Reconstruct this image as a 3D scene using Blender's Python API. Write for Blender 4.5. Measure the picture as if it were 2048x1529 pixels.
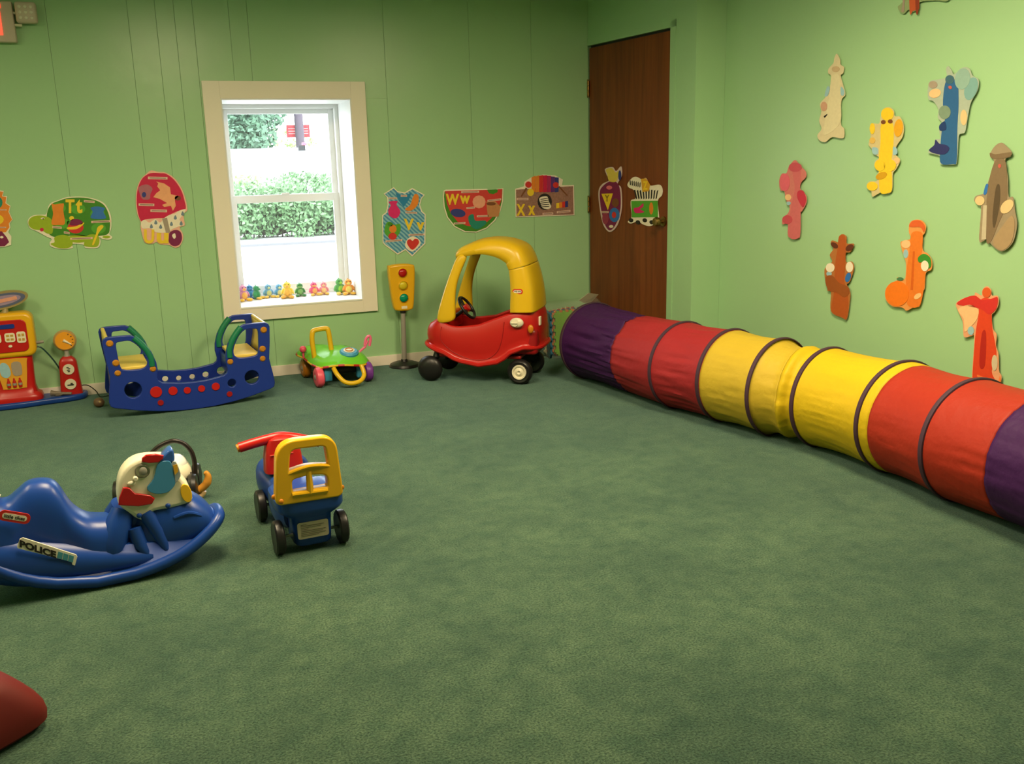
import bpy, bmesh, math, random
import numpy as np
from mathutils import Vector, Matrix, noise
random.seed(7)
for o in list(bpy.data.objects): bpy.data.objects.remove(o)
SC = bpy.context.scene
COL = SC.collection
PI = math.pi

# ------------------------------------------------------------------ camera
F = 1850.; CX, CY = 1024., 764.5; H = 1.31
_vp = np.array([6118.-CX, 196.-CY, F]); _vv = np.array([1215.-CX, 8500.-CY, F])
_dn = _vv/np.linalg.norm(_vv); _X = _vp/np.linalg.norm(_vp)
_X = _X-_dn*np.dot(_X, _dn); _X /= np.linalg.norm(_X)
_Z = -_dn; _Y = np.cross(_Z, _X)
R = np.array([_X, _Y, _Z])
cam = bpy.data.cameras.new('camera'); cam.sensor_width = 36; cam.sensor_fit = 'HORIZONTAL'
cam.lens = F*36/2048; cam.clip_start = .05; cam.clip_end = 300
camo = bpy.data.objects.new('camera', cam); COL.objects.link(camo)
r_, u_, b_ = R@np.array([1, 0, 0]), R@np.array([0, -1, 0]), R@np.array([0, 0, -1])
camo.matrix_world = Matrix(((r_[0], u_[0], b_[0], 0), (r_[1], u_[1], b_[1], 0), (r_[2], u_[2], b_[2], H), (0, 0, 0, 1)))
SC.camera = camo

# ------------------------------------------------------------------ sky, lamps, exposure
w = bpy.data.worlds.new('sky'); SC.world = w; w.use_nodes = True
wn = w.node_tree.nodes; bg = wn['Background']
bg.inputs[0].default_value = (.86, .94, 1, 1); bg.inputs[1].default_value = 7.0
def area(name, loc, sx, sy, power, col=(1, .80, .50), rot=(0, 0, 0)):
    l = bpy.data.lights.new(name, 'AREA'); l.shape = 'RECTANGLE'; l.size = sx; l.size_y = sy
    l.energy = power; l.color = col
    o = bpy.data.objects.new(name, l); o.location = loc; o.rotation_euler = rot; COL.objects.link(o); return o
LAMPS = [(.2, 3.1, .6, 1.2, 84), (1.95, 2.6, .6, 1.2, 86), (-1.7, 3.4, .6, 1.2, 40)]
for i, (x, y, a, b, p) in enumerate(LAMPS):
    area('ceiling_lamp', (x, y, 2.38), a, b, p)
pl_ = area('window_portal', (.81, 6.45, 1.08), .76, 1.24, 1, (1, 1, 1), (-PI/2, 0, 0)); pl_.data.cycles.is_portal = True
SC.view_settings.view_transform = 'Standard'; SC.view_settings.look = 'None'
SC.view_settings.gamma = 1; SC.view_settings.use_curve_mapping = False
SC.view_settings.exposure = 0

# ------------------------------------------------------------------ pixel -> place helpers
def ray(px, py): return R@np.array([px-CX, py-CY, F])
CAMP = np.array([0, 0, H])
def floor_at(px, py, z=0):
    d = ray(px, py); return Vector(CAMP+(z-H)/d[2]*d)
def plane_at(px, py, A, dv, off=0):
    """vertical plane through A with heading dv; off moves the plane towards the camera side normal"""
    n = Vector((dv[1], -dv[0], 0)).normalized()
    if n.dot(Vector((A[0], A[1], 0))) > 0: n = -n
    Q = Vector((A[0], A[1], 0))+n*off
    d = Vector(ray(px, py)); t = (Q-Vector((0, 0, H))).dot(n)/d.dot(n)
    return Vector((0, 0, H))+d*t
def plane_sz(A, deg, pts, off=0):
    """(s,z) on the vertical plane through A heading deg"""
    h = Vector((math.cos(math.radians(deg)), math.sin(math.radians(deg)), 0)); nn = Vector((-h.y, h.x, 0))
    Q = Vector((A[0], A[1], 0))+nn*off; out = []
    for p in pts:
        d = Vector(ray(*p)); t = (Q-Vector((0, 0, H))).dot(nn)/d.dot(nn); P = Vector((0, 0, H))+d*t
        out.append(((P-Q).dot(h), P.z))
    return out
def crop(x0, y0, s): return lambda u, v: (x0+u/s, y0+v/s)

# ------------------------------------------------------------------ materials
MATS = {}
def lin(c): return tuple(((x/255)/12.92 if x/255 <= .04045 else ((x/255+.055)/1.055)**2.4) for x in c)
def mat(name, col, rough=.4, metal=0, spec=.5, coat=0, alpha=1, trans=0, emit=None, estr=0, noise_s=0, noise_a=0, bump=0, bump_s=60, bump_d=.001, ior=1.45, sheen=0):
    if name in MATS: return MATS[name]
    m = bpy.data.materials.new(name); m.use_nodes = True; nt = m.node_tree; b = nt.nodes['Principled BSDF']
    b.inputs['Base Color'].default_value = (*col, 1); b.inputs['Roughness'].default_value = rough
    b.inputs['Metallic'].default_value = metal; b.inputs['Specular IOR Level'].default_value = spec
    b.inputs['Coat Weight'].default_value = coat; b.inputs['Alpha'].default_value = alpha
    b.inputs['Transmission Weight'].default_value = trans; b.inputs['IOR'].default_value = ior
    b.inputs['Sheen Weight'].default_value = sheen
    if emit: b.inputs['Emission Color'].default_value = (*emit, 1); b.inputs['Emission Strength'].default_value = estr
    tc = nt.nodes.new('ShaderNodeTexCoord')
    if noise_a:
        n = nt.nodes.new('ShaderNodeTexNoise'); n.inputs['Scale'].default_value = noise_s; n.inputs['Detail'].default_value = 4
        nt.links.new(tc.outputs['Object'], n.inputs['Vector'])
        mx = nt.nodes.new('ShaderNodeMixRGB'); mx.inputs[1].default_value = (*[c*(1-noise_a) for c in col], 1); mx.inputs[2].default_value = (*[min(1, c*(1+noise_a)) for c in col], 1)
        nt.links.new(n.outputs['Fac'], mx.inputs[0]); nt.links.new(mx.outputs[0], b.inputs['Base Color'])
    if bump:
        n2 = nt.nodes.new('ShaderNodeTexNoise'); n2.inputs['Scale'].default_value = bump_s; n2.inputs['Detail'].default_value = 3
        nt.links.new(tc.outputs['Object'], n2.inputs['Vector'])
        bp = nt.nodes.new('ShaderNodeBump'); bp.inputs['Strength'].default_value = bump; bp.inputs['Distance'].default_value = bump_d
        nt.links.new(n2.outputs['Fac'], bp.inputs['Height']); nt.links.new(bp.outputs['Normal'], b.inputs['Normal'])
    MATS[name] = m; return m
def plastic(name, col, rough=.33): return mat(name, col, rough, bump=.15, bump_s=25, bump_d=.002, noise_s=6, noise_a=.05)
WALL = (.345, .585, .31)
M_wall = mat('green wall paint', WALL, .30, spec=.5, bump=.25, bump_s=14, bump_d=.004, noise_s=1.6, noise_a=.05)
M_ceil = mat('ceiling paint', (.62, .62, .56), .8)
M_trim = mat('cream trim paint', (.84, .77, .66), .45, noise_s=3, noise_a=.03)
M_vinyl = mat('white vinyl', (.82, .82, .80), .35)
M_white = mat('white paint', (.80, .80, .78), .5)
M_red = plastic('red plastic', (.48, .012, .010), .3)
M_dred = plastic('dark red plastic', (.30, .008, .01), .35)
M_yel = plastic('yellow plastic', (.72, .45, .012), .3)
M_gold = plastic('golden yellow plastic', (.74, .40, .010), .3)
M_blue = plastic('blue plastic', (.010, .052, .285), .33)
M_navy = plastic('navy plastic', (.012, .035, .27), .34)
M_green = plastic('green grip plastic', (.008, .17, .085), .4)
M_lime = plastic('lime plastic', (.16, .58, .035), .22)
M_black = plastic('black plastic', (.012, .011, .012), .35)
M_brownblk = plastic('brown black plastic', (.016, .011, .010), .35)
M_grey = plastic('grey plastic', (.30, .28, .24), .4)
M_orange = plastic('orange plastic', (.60, .20, .012), .35)
M_amber = plastic('amber bolt plastic', (.46, .19, .012), .4); M_pale = plastic('pale yellow plastic', (.80, .58, .10), .35)
M_cream = plastic('cream plastic', (.78, .72, .55), .35)
M_pink = plastic('pink plastic', (.80, .10, .16), .35)
M_purple = plastic('purple plastic', (.17, .04, .30), .35)
M_sky = plastic('light blue plastic', (.05, .30, .50), .35)
M_teal = plastic('teal plastic', (.01, .38, .22), .25)
M_dark = mat('dark print', (.02, .02, .022), .6)
M_brass = mat('old brass', (.30, .19, .06), .4, metal=1)
M_metal = mat('dull metal', (.35, .33, .30), .4, metal=1)
PR = {}
def pr(name, rgb):
    """printed card colour, given as an sRGB triple of the ink"""
    if name not in PR: PR[name] = mat('print '+name, lin(rgb), .55, noise_s=60, noise_a=.10)
    return PR[name]

# ------------------------------------------------------------------ object helpers
def link_mesh(name, me, parent=None, mats=(), smooth=False, loc=None):
    for m in (mats if isinstance(mats, (list, tuple)) else [mats]): me.materials.append(m)
    me.name = name
    o = bpy.data.objects.new(name, me); COL.objects.link(o)
    if parent: o.parent = parent
    if loc is not None: o.location = loc
    if smooth:
        me.polygons.foreach_set('use_smooth', [True]*len(me.polygons))
        try: me.set_sharp_from_angle(angle=math.radians(40))
        except Exception: pass
    return o
def ob(name, bm, m, parent=None, smooth=True, loc=None, xf=None):
    if xf is not None: bm.transform(xf)
    bmesh.ops.recalc_face_normals(bm, faces=bm.faces)
    me = bpy.data.meshes.new(name); bm.to_mesh(me); bm.free()
    return link_mesh(name, me, parent, m, smooth, loc)
def thing(name, label, cat, loc=(0, 0, 0), rotz=0, group=None):
    o = bpy.data.objects.new(name, None); COL.objects.link(o); o.empty_display_size = .1
    o.location = loc; o.rotation_euler = (0, 0, rotz); return tag(o, label, cat, group)
def tag(o, label, cat, group=None):
    o['label'] = label; o['category'] = cat
    if group: o['group'] = group
    return o
def struct(o): o['kind'] = 'structure'; return o
def lab(o, l): o['label'] = l; return o
def box(bm, c, s, bev=0, rot=None, mi=0):
    g = bmesh.ops.create_cube(bm, size=1); vs = g['verts']
    M = Matrix.Translation(Vector(c))@(rot if rot is not None else Matrix.Identity(4))@Matrix.Diagonal((*s, 1))
    bmesh.ops.transform(bm, matrix=M, verts=vs)
    fs = set(f for v in vs for f in v.link_faces)
    for f in fs: f.material_index = mi
    if bev:
        es = list(set(e for v in vs for e in v.link_edges))
        r = bmesh.ops.bevel(bm, geom=es, offset=bev, segments=3, affect='EDGES', profile=.6)
        for f in r['faces']: f.material_index = mi
    return vs
def BM(): return bmesh.new()
def bbox(*a, **k): bm = BM(); box(bm, *a, **k); return bm
def ell(bm, c, r, seg=20, rot=None, mi=0):
    g = bmesh.ops.create_uvsphere(bm, u_segments=seg, v_segments=max(8, seg*2//3), radius=1)
    M = Matrix.Translation(Vector(c))@(rot if rot is not None else Matrix.Identity(4))@Matrix.Diagonal((*r, 1))
    bmesh.ops.transform(bm, matrix=M, verts=g['verts'])
    for f in set(f for v in g['verts'] for f in v.link_faces): f.material_index = mi
    return g['verts']
def axis_mat(c, ax):
    ax = Vector(ax).normalized(); return Matrix.Translation(Vector(c))@ax.to_track_quat('Z', 'Y').to_matrix().to_4x4()
def lathe(bm, prof, c=(0, 0, 0), ax=(0, 0, 1), seg=28, mi=0, cap=True):
    M = axis_mat(c, ax); rings = []
    for r, h in prof:
        rings.append([bm.verts.new(M@Vector((r*math.cos(2*PI*k/seg), r*math.sin(2*PI*k/seg), h))) for k in range(seg)] if r > 1e-6 else [bm.verts.new(M@Vector((0, 0, h)))])
    for a, b in zip(rings, rings[1:]):
        for k in range(seg):
            k2 = (k+1) % seg
            if len(a) == 1 and len(b) == 1: continue
            if len(a) == 1: f = bm.faces.new((a[0], b[k], b[k2]))
            elif len(b) == 1: f = bm.faces.new((a[k], b[0], a[k2]))
            else: f = bm.faces.new((a[k], b[k], b[k2], a[k2]))
            f.material_index = mi
    if cap:
        for rg in (rings[0], rings[-1]):
            if len(rg) > 1: bm.faces.new(rg).material_index = mi
def cyl(bm, c, ax, r, h, seg=24, bev=.2, mi=0):
    b = min(r, h)*bev*.5
    lathe(bm, [(0, -h/2), (r-b, -h/2), (r, -h/2+b), (r, h/2-b), (r-b, h/2), (0, h/2)], c, ax, seg, mi)
def spline(pts, n=8, closed=False):
    P = [Vector(p) for p in pts]; N = len(P); out = []
    for i in range(N if closed else N-1):
        if closed: a, b, c, d = P[i-1], P[i], P[(i+1) % N], P[(i+2) % N]
        else: a, b, c, d = P[max(i-1, 0)], P[i], P[i+1], P[min(i+2, N-1)]
        for k in range(n):
            t = k/n; out.append(.5*((2*b)+(c-a)*t+(2*a-5*b+4*c-d)*t*t+(3*b-a-3*c+d)*t**3))
    if not closed: out.append(P[-1])
    return out
def tube(bm, pts, r, seg=12, closed=False, flat=None, mi=0, up=(0, 0, 1)):
    """pts list; r scalar or list; flat=(a,b) scales the two cross axes"""
    P = [Vector(p) for p in pts]; N = len(P); rings = []; up = Vector(up); prev = None
    for i, p in enumerate(P):
        t = (P[(i+1) % N]-P[i-1]) if closed else (P[min(i+1, N-1)]-P[max(i-1, 0)])
        t.normalize()
        if prev is None:
            n = up-t*up.dot(t)
            if n.length < .05: n = Vector((1, 0, 0))-t*t.x
            n.normalize()
        else:
            n = prev-t*prev.dot(t); n.normalize()
        prev = n; b = t.cross(n); rr = r[i] if isinstance(r, (list, tuple)) else r; fa, fb = flat or (1, 1)
        rings.append([bm.verts.new(p+n*rr*fa*math.cos(2*PI*k/seg)+b*rr*fb*math.sin(2*PI*k/seg)) for k in range(seg)])
    for i in range(N if closed else N-1):
        a, b2 = rings[i], rings[(i+1) % N]
        for k in range(seg):
            f = bm.faces.new((a[k], a[(k+1) % seg], b2[(k+1) % seg], b2[k])); f.material_index = mi
    if not closed:
        bm.faces.new(rings[0]).material_index = mi; bm.faces.new(rings[-1]).material_index = mi
def btube(*a, **k): bm = BM(); tube(bm, *a, **k); return bm
def loft(bm, rings, cap=True, closed=False, mi=0):
    rs = [[bm.verts.new(p) for p in rg] for rg in rings]; n = len(rs[0])
    pairs = list(zip(rs, rs[1:]))+([(rs[-1], rs[0])] if closed else [])
    for a, b in pairs:
        for k in range(n): bm.faces.new((a[k], a[(k+1) % n], b[(k+1) % n], b[k])).material_index = mi
    if cap and not closed: bm.faces.new(rs[0]).material_index = mi; bm.faces.new(rs[-1]).material_index = mi
    return rs
def grid(bm, rows, mi=0):
    rs = [[bm.verts.new(p) for p in r] for r in rows]
    for a, b in zip(rs, rs[1:]):
        for k in range(len(a)-1): bm.faces.new((a[k], a[k+1], b[k+1], b[k])).material_index = mi
def solid(o, t, off=-1):
    m = o.modifiers.new('thickness', 'SOLIDIFY'); m.thickness = t; m.offset = off; return o
def subs(o, l=1):
    m = o.modifiers.new('smooth', 'SUBSURF'); m.levels = l; m.render_levels = l; return o
def loftx(secs, yc=0, n=20, e=3., sub=4):
    """sections (x, zb, zt, halfwidth) lofted along x with superellipse rings"""
    S = spline([Vector((a[0], a[1], a[2])) for a in secs], sub); W = spline([Vector((a[3], 0, 0)) for a in secs], sub)
    rings = []
    for s, wv in zip(S, W):
        x, zb, zt = s; hw = max(.001, wv.x); zc = (zb+zt)/2; hz = (zt-zb)/2; rg = []
        for k in range(n):
            t = 2*PI*k/n; c, q = math.cos(t), math.sin(t)
            rg.append(Vector((x, yc+hw*math.copysign(abs(c)**(2/e), c), zc+hz*math.copysign(abs(q)**(2/e), q))))
        rings.append(rg)
    bm = BM(); loft(bm, rings); return bm
def panel_mesh(outlines, half, bev=0, cyclic=True, res=3):
    """2-D outline with holes extruded +-half, bevelled; lies in XY"""
    cu = bpy.data.curves.new('tmp', 'CURVE'); cu.dimensions = '2D'; cu.fill_mode = 'BOTH'; cu.extrude = max(half-bev, 0); cu.bevel_depth = bev; cu.bevel_resolution = 2
    cu.offset = -bev if len(outlines) == 1 else 0
    for ol in outlines:
        s = cu.splines.new('POLY'); s.points.add(len(ol)-1); s.use_cyclic_u = True
        for p, q in zip(s.points, ol): p.co = (q[0], q[1], 0, 1)
    o = bpy.data.objects.new('tmp', cu); COL.objects.link(o)
    dg = bpy.context.evaluated_depsgraph_get(); me = bpy.data.meshes.new_from_object(o.evaluated_get(dg), depsgraph=dg)
    bpy.data.objects.remove(o); bpy.data.curves.remove(cu); me.materials.clear(); return me
XZ = Matrix(((1, 0, 0, 0), (0, 0, 1, 0), (0, 1, 0, 0), (0, 0, 0, 1)))  # (x,y)->(x,0,y)
def panel(name, outlines, half, m, parent, y=0, bev=0, xf=None, smooth=True):
    me = panel_mesh(outlines, half, bev); me.transform(Matrix.Translation((0, y, 0))@XZ)
    if xf is not None: me.transform(xf)
    bm = BM(); bm.from_mesh(me); bmesh.ops.recalc_face_normals(bm, faces=bm.faces); bm.to_mesh(me); bm.free()
    return link_mesh(name, me, parent, m, smooth)
def circ(cx, cy, r, n=24, ry=None, rot=0):
    ry = ry or r; out = []
    for k in range(n):
        a = 2*PI*k/n; x, y = r*math.cos(a), ry*math.sin(a)
        out.append((cx+x*math.cos(rot)-y*math.sin(rot), cy+x*math.sin(rot)+y*math.cos(rot)))
    return out
def rnd(pts, n=4): return [(p.x, p.y) for p in spline([Vector((a, b, 0)) for a, b in pts], n, True)]
def rcorn(pts, r, n=5):
    out = []; N = len(pts)
    for i in range(N):
        rr = r[i] if isinstance(r, (list, tuple)) else r
        p = Vector((*pts[i], 0)); a = Vector((*pts[i-1], 0))-p; b = Vector((*pts[(i+1) % N], 0))-p
        rr = min(rr, a.length*.48, b.length*.48); A = p+a.normalized()*rr; B = p+b.normalized()*rr
        for k in range(n+1):
            t = k/n; q = A*(1-t)**2+p*2*t*(1-t)+B*t*t; out.append((q.x, q.y))
    return out
def rrect(x0, y0, x1, y1, r, n=5):
    out = []
    for cx, cy, a0 in ((x1-r, y1-r, 0), (x0+r, y1-r, 90), (x0+r, y0+r, 180), (x1-r, y0+r, 270)):
        for k in range(n+1):
            a = math.radians(a0+90*k/n); out.append((cx+r*math.cos(a), cy+r*math.sin(a)))
    return out
def text_mesh(s, bold=.0, extrude=.0):
    cu = bpy.data.curves.new('tmp', 'FONT'); cu.body = s; cu.size = 1; cu.offset = bold; cu.extrude = extrude; cu.resolution_u = 3
    o = bpy.data.objects.new('tmp', cu); COL.objects.link(o)
    dg = bpy.context.evaluated_depsgraph_get(); me = bpy.data.meshes.new_from_object(o.evaluated_get(dg), depsgraph=dg)
    bpy.data.objects.remove(o); bpy.data.curves.remove(cu); me.materials.clear(); return me
def put_text(name, s, fn, m, parent, bold=.02, ext=.04, depth=.001):
    """fn(a,b,d): a,b in 0..1 over the text's box, d = depth out of the surface in metres"""
    me = text_mesh(s, bold, ext)
    xs = [v.co.x for v in me.vertices]; ys = [v.co.y for v in me.vertices]
    x0, x1, y0, y1 = min(xs), max(xs), min(ys), max(ys)
    for v in me.vertices:
        a, b = (v.co.x-x0)/(x1-x0), (v.co.y-y0)/(y1-y0); v.co = fn(a, b, depth if v.co.z > 0 else 0)
    return link_mesh(name, me, parent, m)

# ================================================================== THE ROOM
WY = 5.98
CORNER = Vector((2.834, WY, 0)); DV = Vector((.118, -.993, 0)).normalized(); DN = Vector((DV.y, -DV.x, 0))  # DN points into the room (-x)
J1 = CORNER+DV*((4.832-WY)/DV.y); J2 = Vector((3.168, J1.y, 0))
CEIL = 2.44; YF = -2.2; XL = -2.5
RE = J2+DV*((YF-J2.y)/DV.y)
def prism(bm, poly, z0, z1, mi=0):
    a = [bm.verts.new((p[0], p[1], z0)) for p in poly]; b = [bm.verts.new((p[0], p[1], z1)) for p in poly]; n = len(a)
    for k in range(n): bm.faces.new((a[k], a[(k+1) % n], b[(k+1) % n], b[k])).material_index = mi
    bm.faces.new(a).material_index = mi; bm.faces.new(b).material_index = mi
# carpet
mc = bpy.data.materials.new('green carpet'); mc.use_nodes = True; nt = mc.node_tree; b = nt.nodes['Principled BSDF']
b.inputs['Roughness'].default_value = .95; b.inputs['Specular IOR Level'].default_value = .15; b.inputs['Sheen Weight'].default_value = .34; b.inputs['Sheen Roughness'].default_value = .45
b.inputs['Sheen Tint'].default_value = (.5, .9, .85, 1)
tc = nt.nodes.new('ShaderNodeTexCoord')
def nz(scale, det=3, rough=.6):
    n = nt.nodes.new('ShaderNodeTexNoise'); n.inputs['Scale'].default_value = scale; n.inputs['Detail'].default_value = det; n.inputs['Roughness'].default_value = rough
    nt.links.new(tc.outputs['Object'], n.inputs['Vector']); return n
n1, n2, n3 = nz(2.2, 6, .65), nz(14, 5, .7), nz(170, 3, .7)
def ramp(src, a, b_, ca, cb):
    r = nt.nodes.new('ShaderNodeValToRGB'); r.color_ramp.elements[0].position = a; r.color_ramp.elements[1].position = b_
    r.color_ramp.elements[0].color = (*ca, 1); r.color_ramp.elements[1].color = (*cb, 1); nt.links.new(src.outputs['Fac'], r.inputs[0]); return r
r1 = ramp(n1, .38, .64, (.70, .76, .76), (1.12, 1.12, 1.05)); r2 = ramp(n2, .34, .62, (.64, .74, .72), (1.14, 1.1, 1.04)); r3 = ramp(n3, .36, .64, (.28, .34, .30), (1.5, 1.42, 1.42))
def mul(a, b_):
    m = nt.nodes.new('ShaderNodeMixRGB'); m.blend_type = 'MULTIPLY'; m.inputs[0].default_value = 1
    nt.links.new(a, m.inputs[1])
    if isinstance(b_, tuple): m.inputs[2].default_value = (*b_, 1)
    else: nt.links.new(b_, m.inputs[2])
    return m.outputs[0]
CARPET = (.064, .109, .071)
c_ = mul(mul(mul(r1.outputs[0], r2.outputs[0]), r3.outputs[0]), CARPET); nt.links.new(c_, b.inputs['Base Color'])
bp = nt.nodes.new('ShaderNodeBump'); bp.inputs['Strength'].default_value = .9; bp.inputs['Distance'].default_value = .006
nt.links.new(n3.outputs['Fac'], bp.inputs['Height']); nt.links.new(bp.outputs['Normal'], b.inputs['Normal'])
bm = BM(); prism(bm, [(XL-.1, YF-.1), (RE.x+.1, YF-.1), (J2.x+.15, J2.y), (J2.x+.15, WY+.1), (XL-.1, WY+.1)], -.06, 0)
struct(ob('floor', bm, mc, smooth=False))
bm = BM(); prism(bm, [(XL-.1, YF-.1), (RE.x+.1, YF-.1), (J2.x+.2, J2.y), (J2.x+.2, WY+.4), (XL-.1, WY+.4)], CEIL, CEIL+.1)
ceil = struct(ob('ceiling', bm, M_ceil, smooth=False))
# fixtures that house the ceiling lamps
for i, (x, y, a, b2, p) in enumerate(LAMPS):
    t = thing('ceiling_light', ['fluorescent ceiling light box over the middle of the room', 'fluorescent ceiling light box near the right wall', 'fluorescent ceiling light box near the left wall'][i], 'ceiling light', (x, y, CEIL-.04))
    bm = BM()
    for sx in (-1, 1): box(bm, (sx*(a/2+.03), 0, 0), (.04, b2+.1, .08), .005)
    for sy in (-1, 1): box(bm, (0, sy*(b2/2+.03), 0), (a+.02, .04, .08), .005)
    box(bm, (0, 0, .03), (a+.02, b2+.02, .02))
    ob('housing', bm, M_white, t, False)
# back wall: slab with the window opening, panelling boards in front
OX0, OX1, OZ0, OZ1 = .42, 1.2, .456, 1.712
bm = BM()
for x0, x1, z0, z1 in ((XL-.1, OX0, 0, CEIL), (OX1, CORNER.x+.25, 0, CEIL), (OX0, OX1, 0, OZ0), (OX0, OX1, OZ1, CEIL)):
    box(bm, ((x0+x1)/2, WY+.014+.213, (z0+z1)/2), (x1-x0, .426, z1-z0))
wb = struct(ob('wall_back', bm, M_wall, smooth=False))
gr = [-.039, .109, .21, .313, .513, .618, 1.433, 1.989, 2.42]
x = -.039; st = [.42, .61, .35, .55, .42, .4, .5, .4]; k = 0
while x > XL+.2: x -= st[k % 8]; k += 1; gr.insert(0, x)
gr = [XL]+gr+[CORNER.x]
for a, b2 in zip(gr, gr[1:]):
    bm = BM(); g = .0012
    def brd(x0, x1, z0, z1):
        if x1-x0 > .004: box(bm, ((x0+x1)/2, WY+.007, (z0+z1)/2), (x1-x0, .014, z1-z0), .0011)
    A, B = a+g/2, b2-g/2
    if B < OX0 or A > OX1: brd(A, B, 0, CEIL)
    else:
        brd(A, B, 0, OZ0); brd(A, B, OZ1, CEIL)
        brd(A, min(B, OX0), OZ0, OZ1); brd(max(A, OX1), B, OZ0, OZ1)
    ob('panel', bm, M_wall, wb, False)
# left and front walls (out of sight)
bm = BM(); box(bm, (XL-.05, (WY+YF)/2, CEIL/2), (.1, WY-YF+.2, CEIL)); struct(ob('wall_left', bm, M_wall, smooth=False))
bm = BM(); box(bm, ((XL+RE.x)/2, YF-.05, CEIL/2), (RE.x-XL+.4, .1, CEIL)); struct(ob('wall_front', bm, M_wall, smooth=False))
# right wall + jog
def along(s, off=0, base=CORNER): p = base+DV*s+DN*off; return (p.x, p.y)
T = -.12
bm = BM(); prism(bm, [(J2.x, J2.y), (RE.x, RE.y), (RE.x+.15, RE.y), (J2.x+.15, J2.y+.1), (J2.x, J2.y+.1)], 0, CEIL)
struct(ob('wall_right', bm, M_wall, smooth=False))
DL = (J1-CORNER).length; D0, D1, DZ = .012, .915, 2.04
bm = BM()
prism(bm, [along(D1+.02), (J1.x, J1.y), (J2.x-.001, J2.y), (J2.x-.001, J2.y+.12), along(D1+.02, -.2)], 0, CEIL)
prism(bm, [along(0), along(D1+.02), along(D1+.02, -.14), along(0, -.14)], DZ+.012, CEIL)
prism(bm, [along(-.05, -.06), along(D1+.02, -.06), along(D1+.02, -.16), along(-.05, -.16)], 0, DZ+.012)
struct(ob('wall_door', bm, M_wall, smooth=False))
bm = BM()  # green painted stop beside and above the door, wide pilaster to its right
prism(bm, [along(D1+.004, .006), along(D1+.055, .006), along(D1+.055), along(D1+.004)], 0, DZ+.05)
prism(bm, [along(.002, .006), along(D1+.055, .006), along(D1+.055), along(.002)], DZ+.012, DZ+.055)
struct(ob('trim_1', bm, M_wall, smooth=False))
# wood door
mw = bpy.data.materials.new('stained wood door'); mw.use_nodes = True; nt = mw.node_tree; b = nt.nodes['Principled BSDF']; b.inputs['Roughness'].default_value = .42
b.inputs['Specular IOR Level'].default_value = .35
tc = nt.nodes.new('ShaderNodeTexCoord'); mp = nt.nodes.new('ShaderNodeMapping'); mp.inputs['Scale'].default_value = (14, 14, .9); nt.links.new(tc.outputs['Object'], mp.inputs[0])
n = nt.nodes.new('ShaderNodeTexNoise'); n.inputs['Scale'].default_value = 1.6; n.inputs['Detail'].default_value = 7; n.inputs['Distortion'].default_value = .8; nt.links.new(mp.outputs[0], n.inputs[0])
r = nt.nodes.new('ShaderNodeValToRGB'); r.color_ramp.elements[0].position = .3; r.color_ramp.elements[1].position = .72
r.color_ramp.elements[0].color = (.13, .030, .007, 1); r.color_ramp.elements[1].color = (.225, .058, .012, 1); nt.links.new(n.outputs['Fac'], r.inputs[0]); nt.links.new(r.outputs[0], b.inputs['Base Color'])
bm = BM(); prism(bm, [along(D0, -.004), along(D1, -.004), along(D1, -.042), along(D0, -.042)], .012, DZ-.004)
door = struct(ob('door_1', bm, mw, smooth=False))
bm = BM(); prism(bm, [along(D0-.004, -.0385), along(D1+.006, -.0385), along(D1+.006, -.02), along(D0-.004, -.02)], DZ-.002, DZ+.012); ob('top_gap_strip', bm, M_dark, door, False)
for px, py in ((1172, 178), (1172, 408)):
    q = plane_at(px, py, CORNER, DV); bm = BM()
    c0 = Vector((*along(.010, .006), q.z))
    for k in range(3): cyl(bm, c0+Vector((0, 0, (k-1)*.034)), (0, 0, 1), .008, .031, 10)
    box(bm, c0+Vector((0, 0, .055)), (.012, .012, .006)); box(bm, c0-Vector((0, 0, .055)), (.012, .012, .006))
    ob('hinge', bm, M_brass, door)
q = plane_at(1327, 443, CORNER, DV); bm = BM(); s = (q-CORNER).dot(DV); c0 = Vector((*along(s, 0), q.z))
lathe(bm, [(0, -.004), (.03, -.004), (.03, .006), (.012, .01), (.011, .03), (.026, .04), (.03, .055), (.024, .068), (0, .072)], c0, DN, 20)
lab(ob('knob', bm, M_brass, door), 'dark round door knob')
# baseboard
bm = BM()
box(bm, ((XL+CORNER.x)/2, WY-.007, .033), (CORNER.x-XL, .014, .066), .002); struct(ob('baseboard_back', bm, M_trim, smooth=False))
bm = BM(); a = J2+DN*.007+DV*.0; prism(bm, [(J2.x, J2.y), (RE.x, RE.y), (RE.x-.014, RE.y), (J2.x-.014, J2.y)], 0, .066); struct(ob('baseboard_right', bm, M_trim, smooth=False))

# ================================================================== WINDOW
win = bpy.data.objects.new('window_1', None); COL.objects.link(win); win.location = (.81, WY, .456); struct(win)
def wp(name, bm, m, smooth=False, label=None):
    o = ob(name, bm, m, win, smooth, xf=Matrix.Translation((-.81, -WY, -.456)))
    if label: lab(o, label)
    return o
tx0, tx1, tz0, tz1 = .322, 1.292, .372, 1.812
for x0, x1, z0, z1 in ((tx0, OX0, tz0, tz1), (OX1, tx1, tz0, tz1), (OX0, OX1, OZ1, tz1), (OX0, OX1, tz0, OZ0)):
    wp('casing_board', bbox(((x0+x1)/2, WY-.011, (z0+z1)/2), (x1-x0, .022, z1-z0), .002), M_trim)
WD = .42
for c, s in (((OX0+.004, WY+WD/2-.01, (OZ0+OZ1)/2), (.008, WD+.02, OZ1-OZ0)), ((OX1-.004, WY+WD/2-.01, (OZ0+OZ1)/2), (.008, WD+.02, OZ1-OZ0)), ((.81, WY+WD/2-.01, OZ1-.004), (OX1-OX0-.016, WD+.02, .008))):
    wp('reveal_board', bbox(c, s), M_white)
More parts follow.
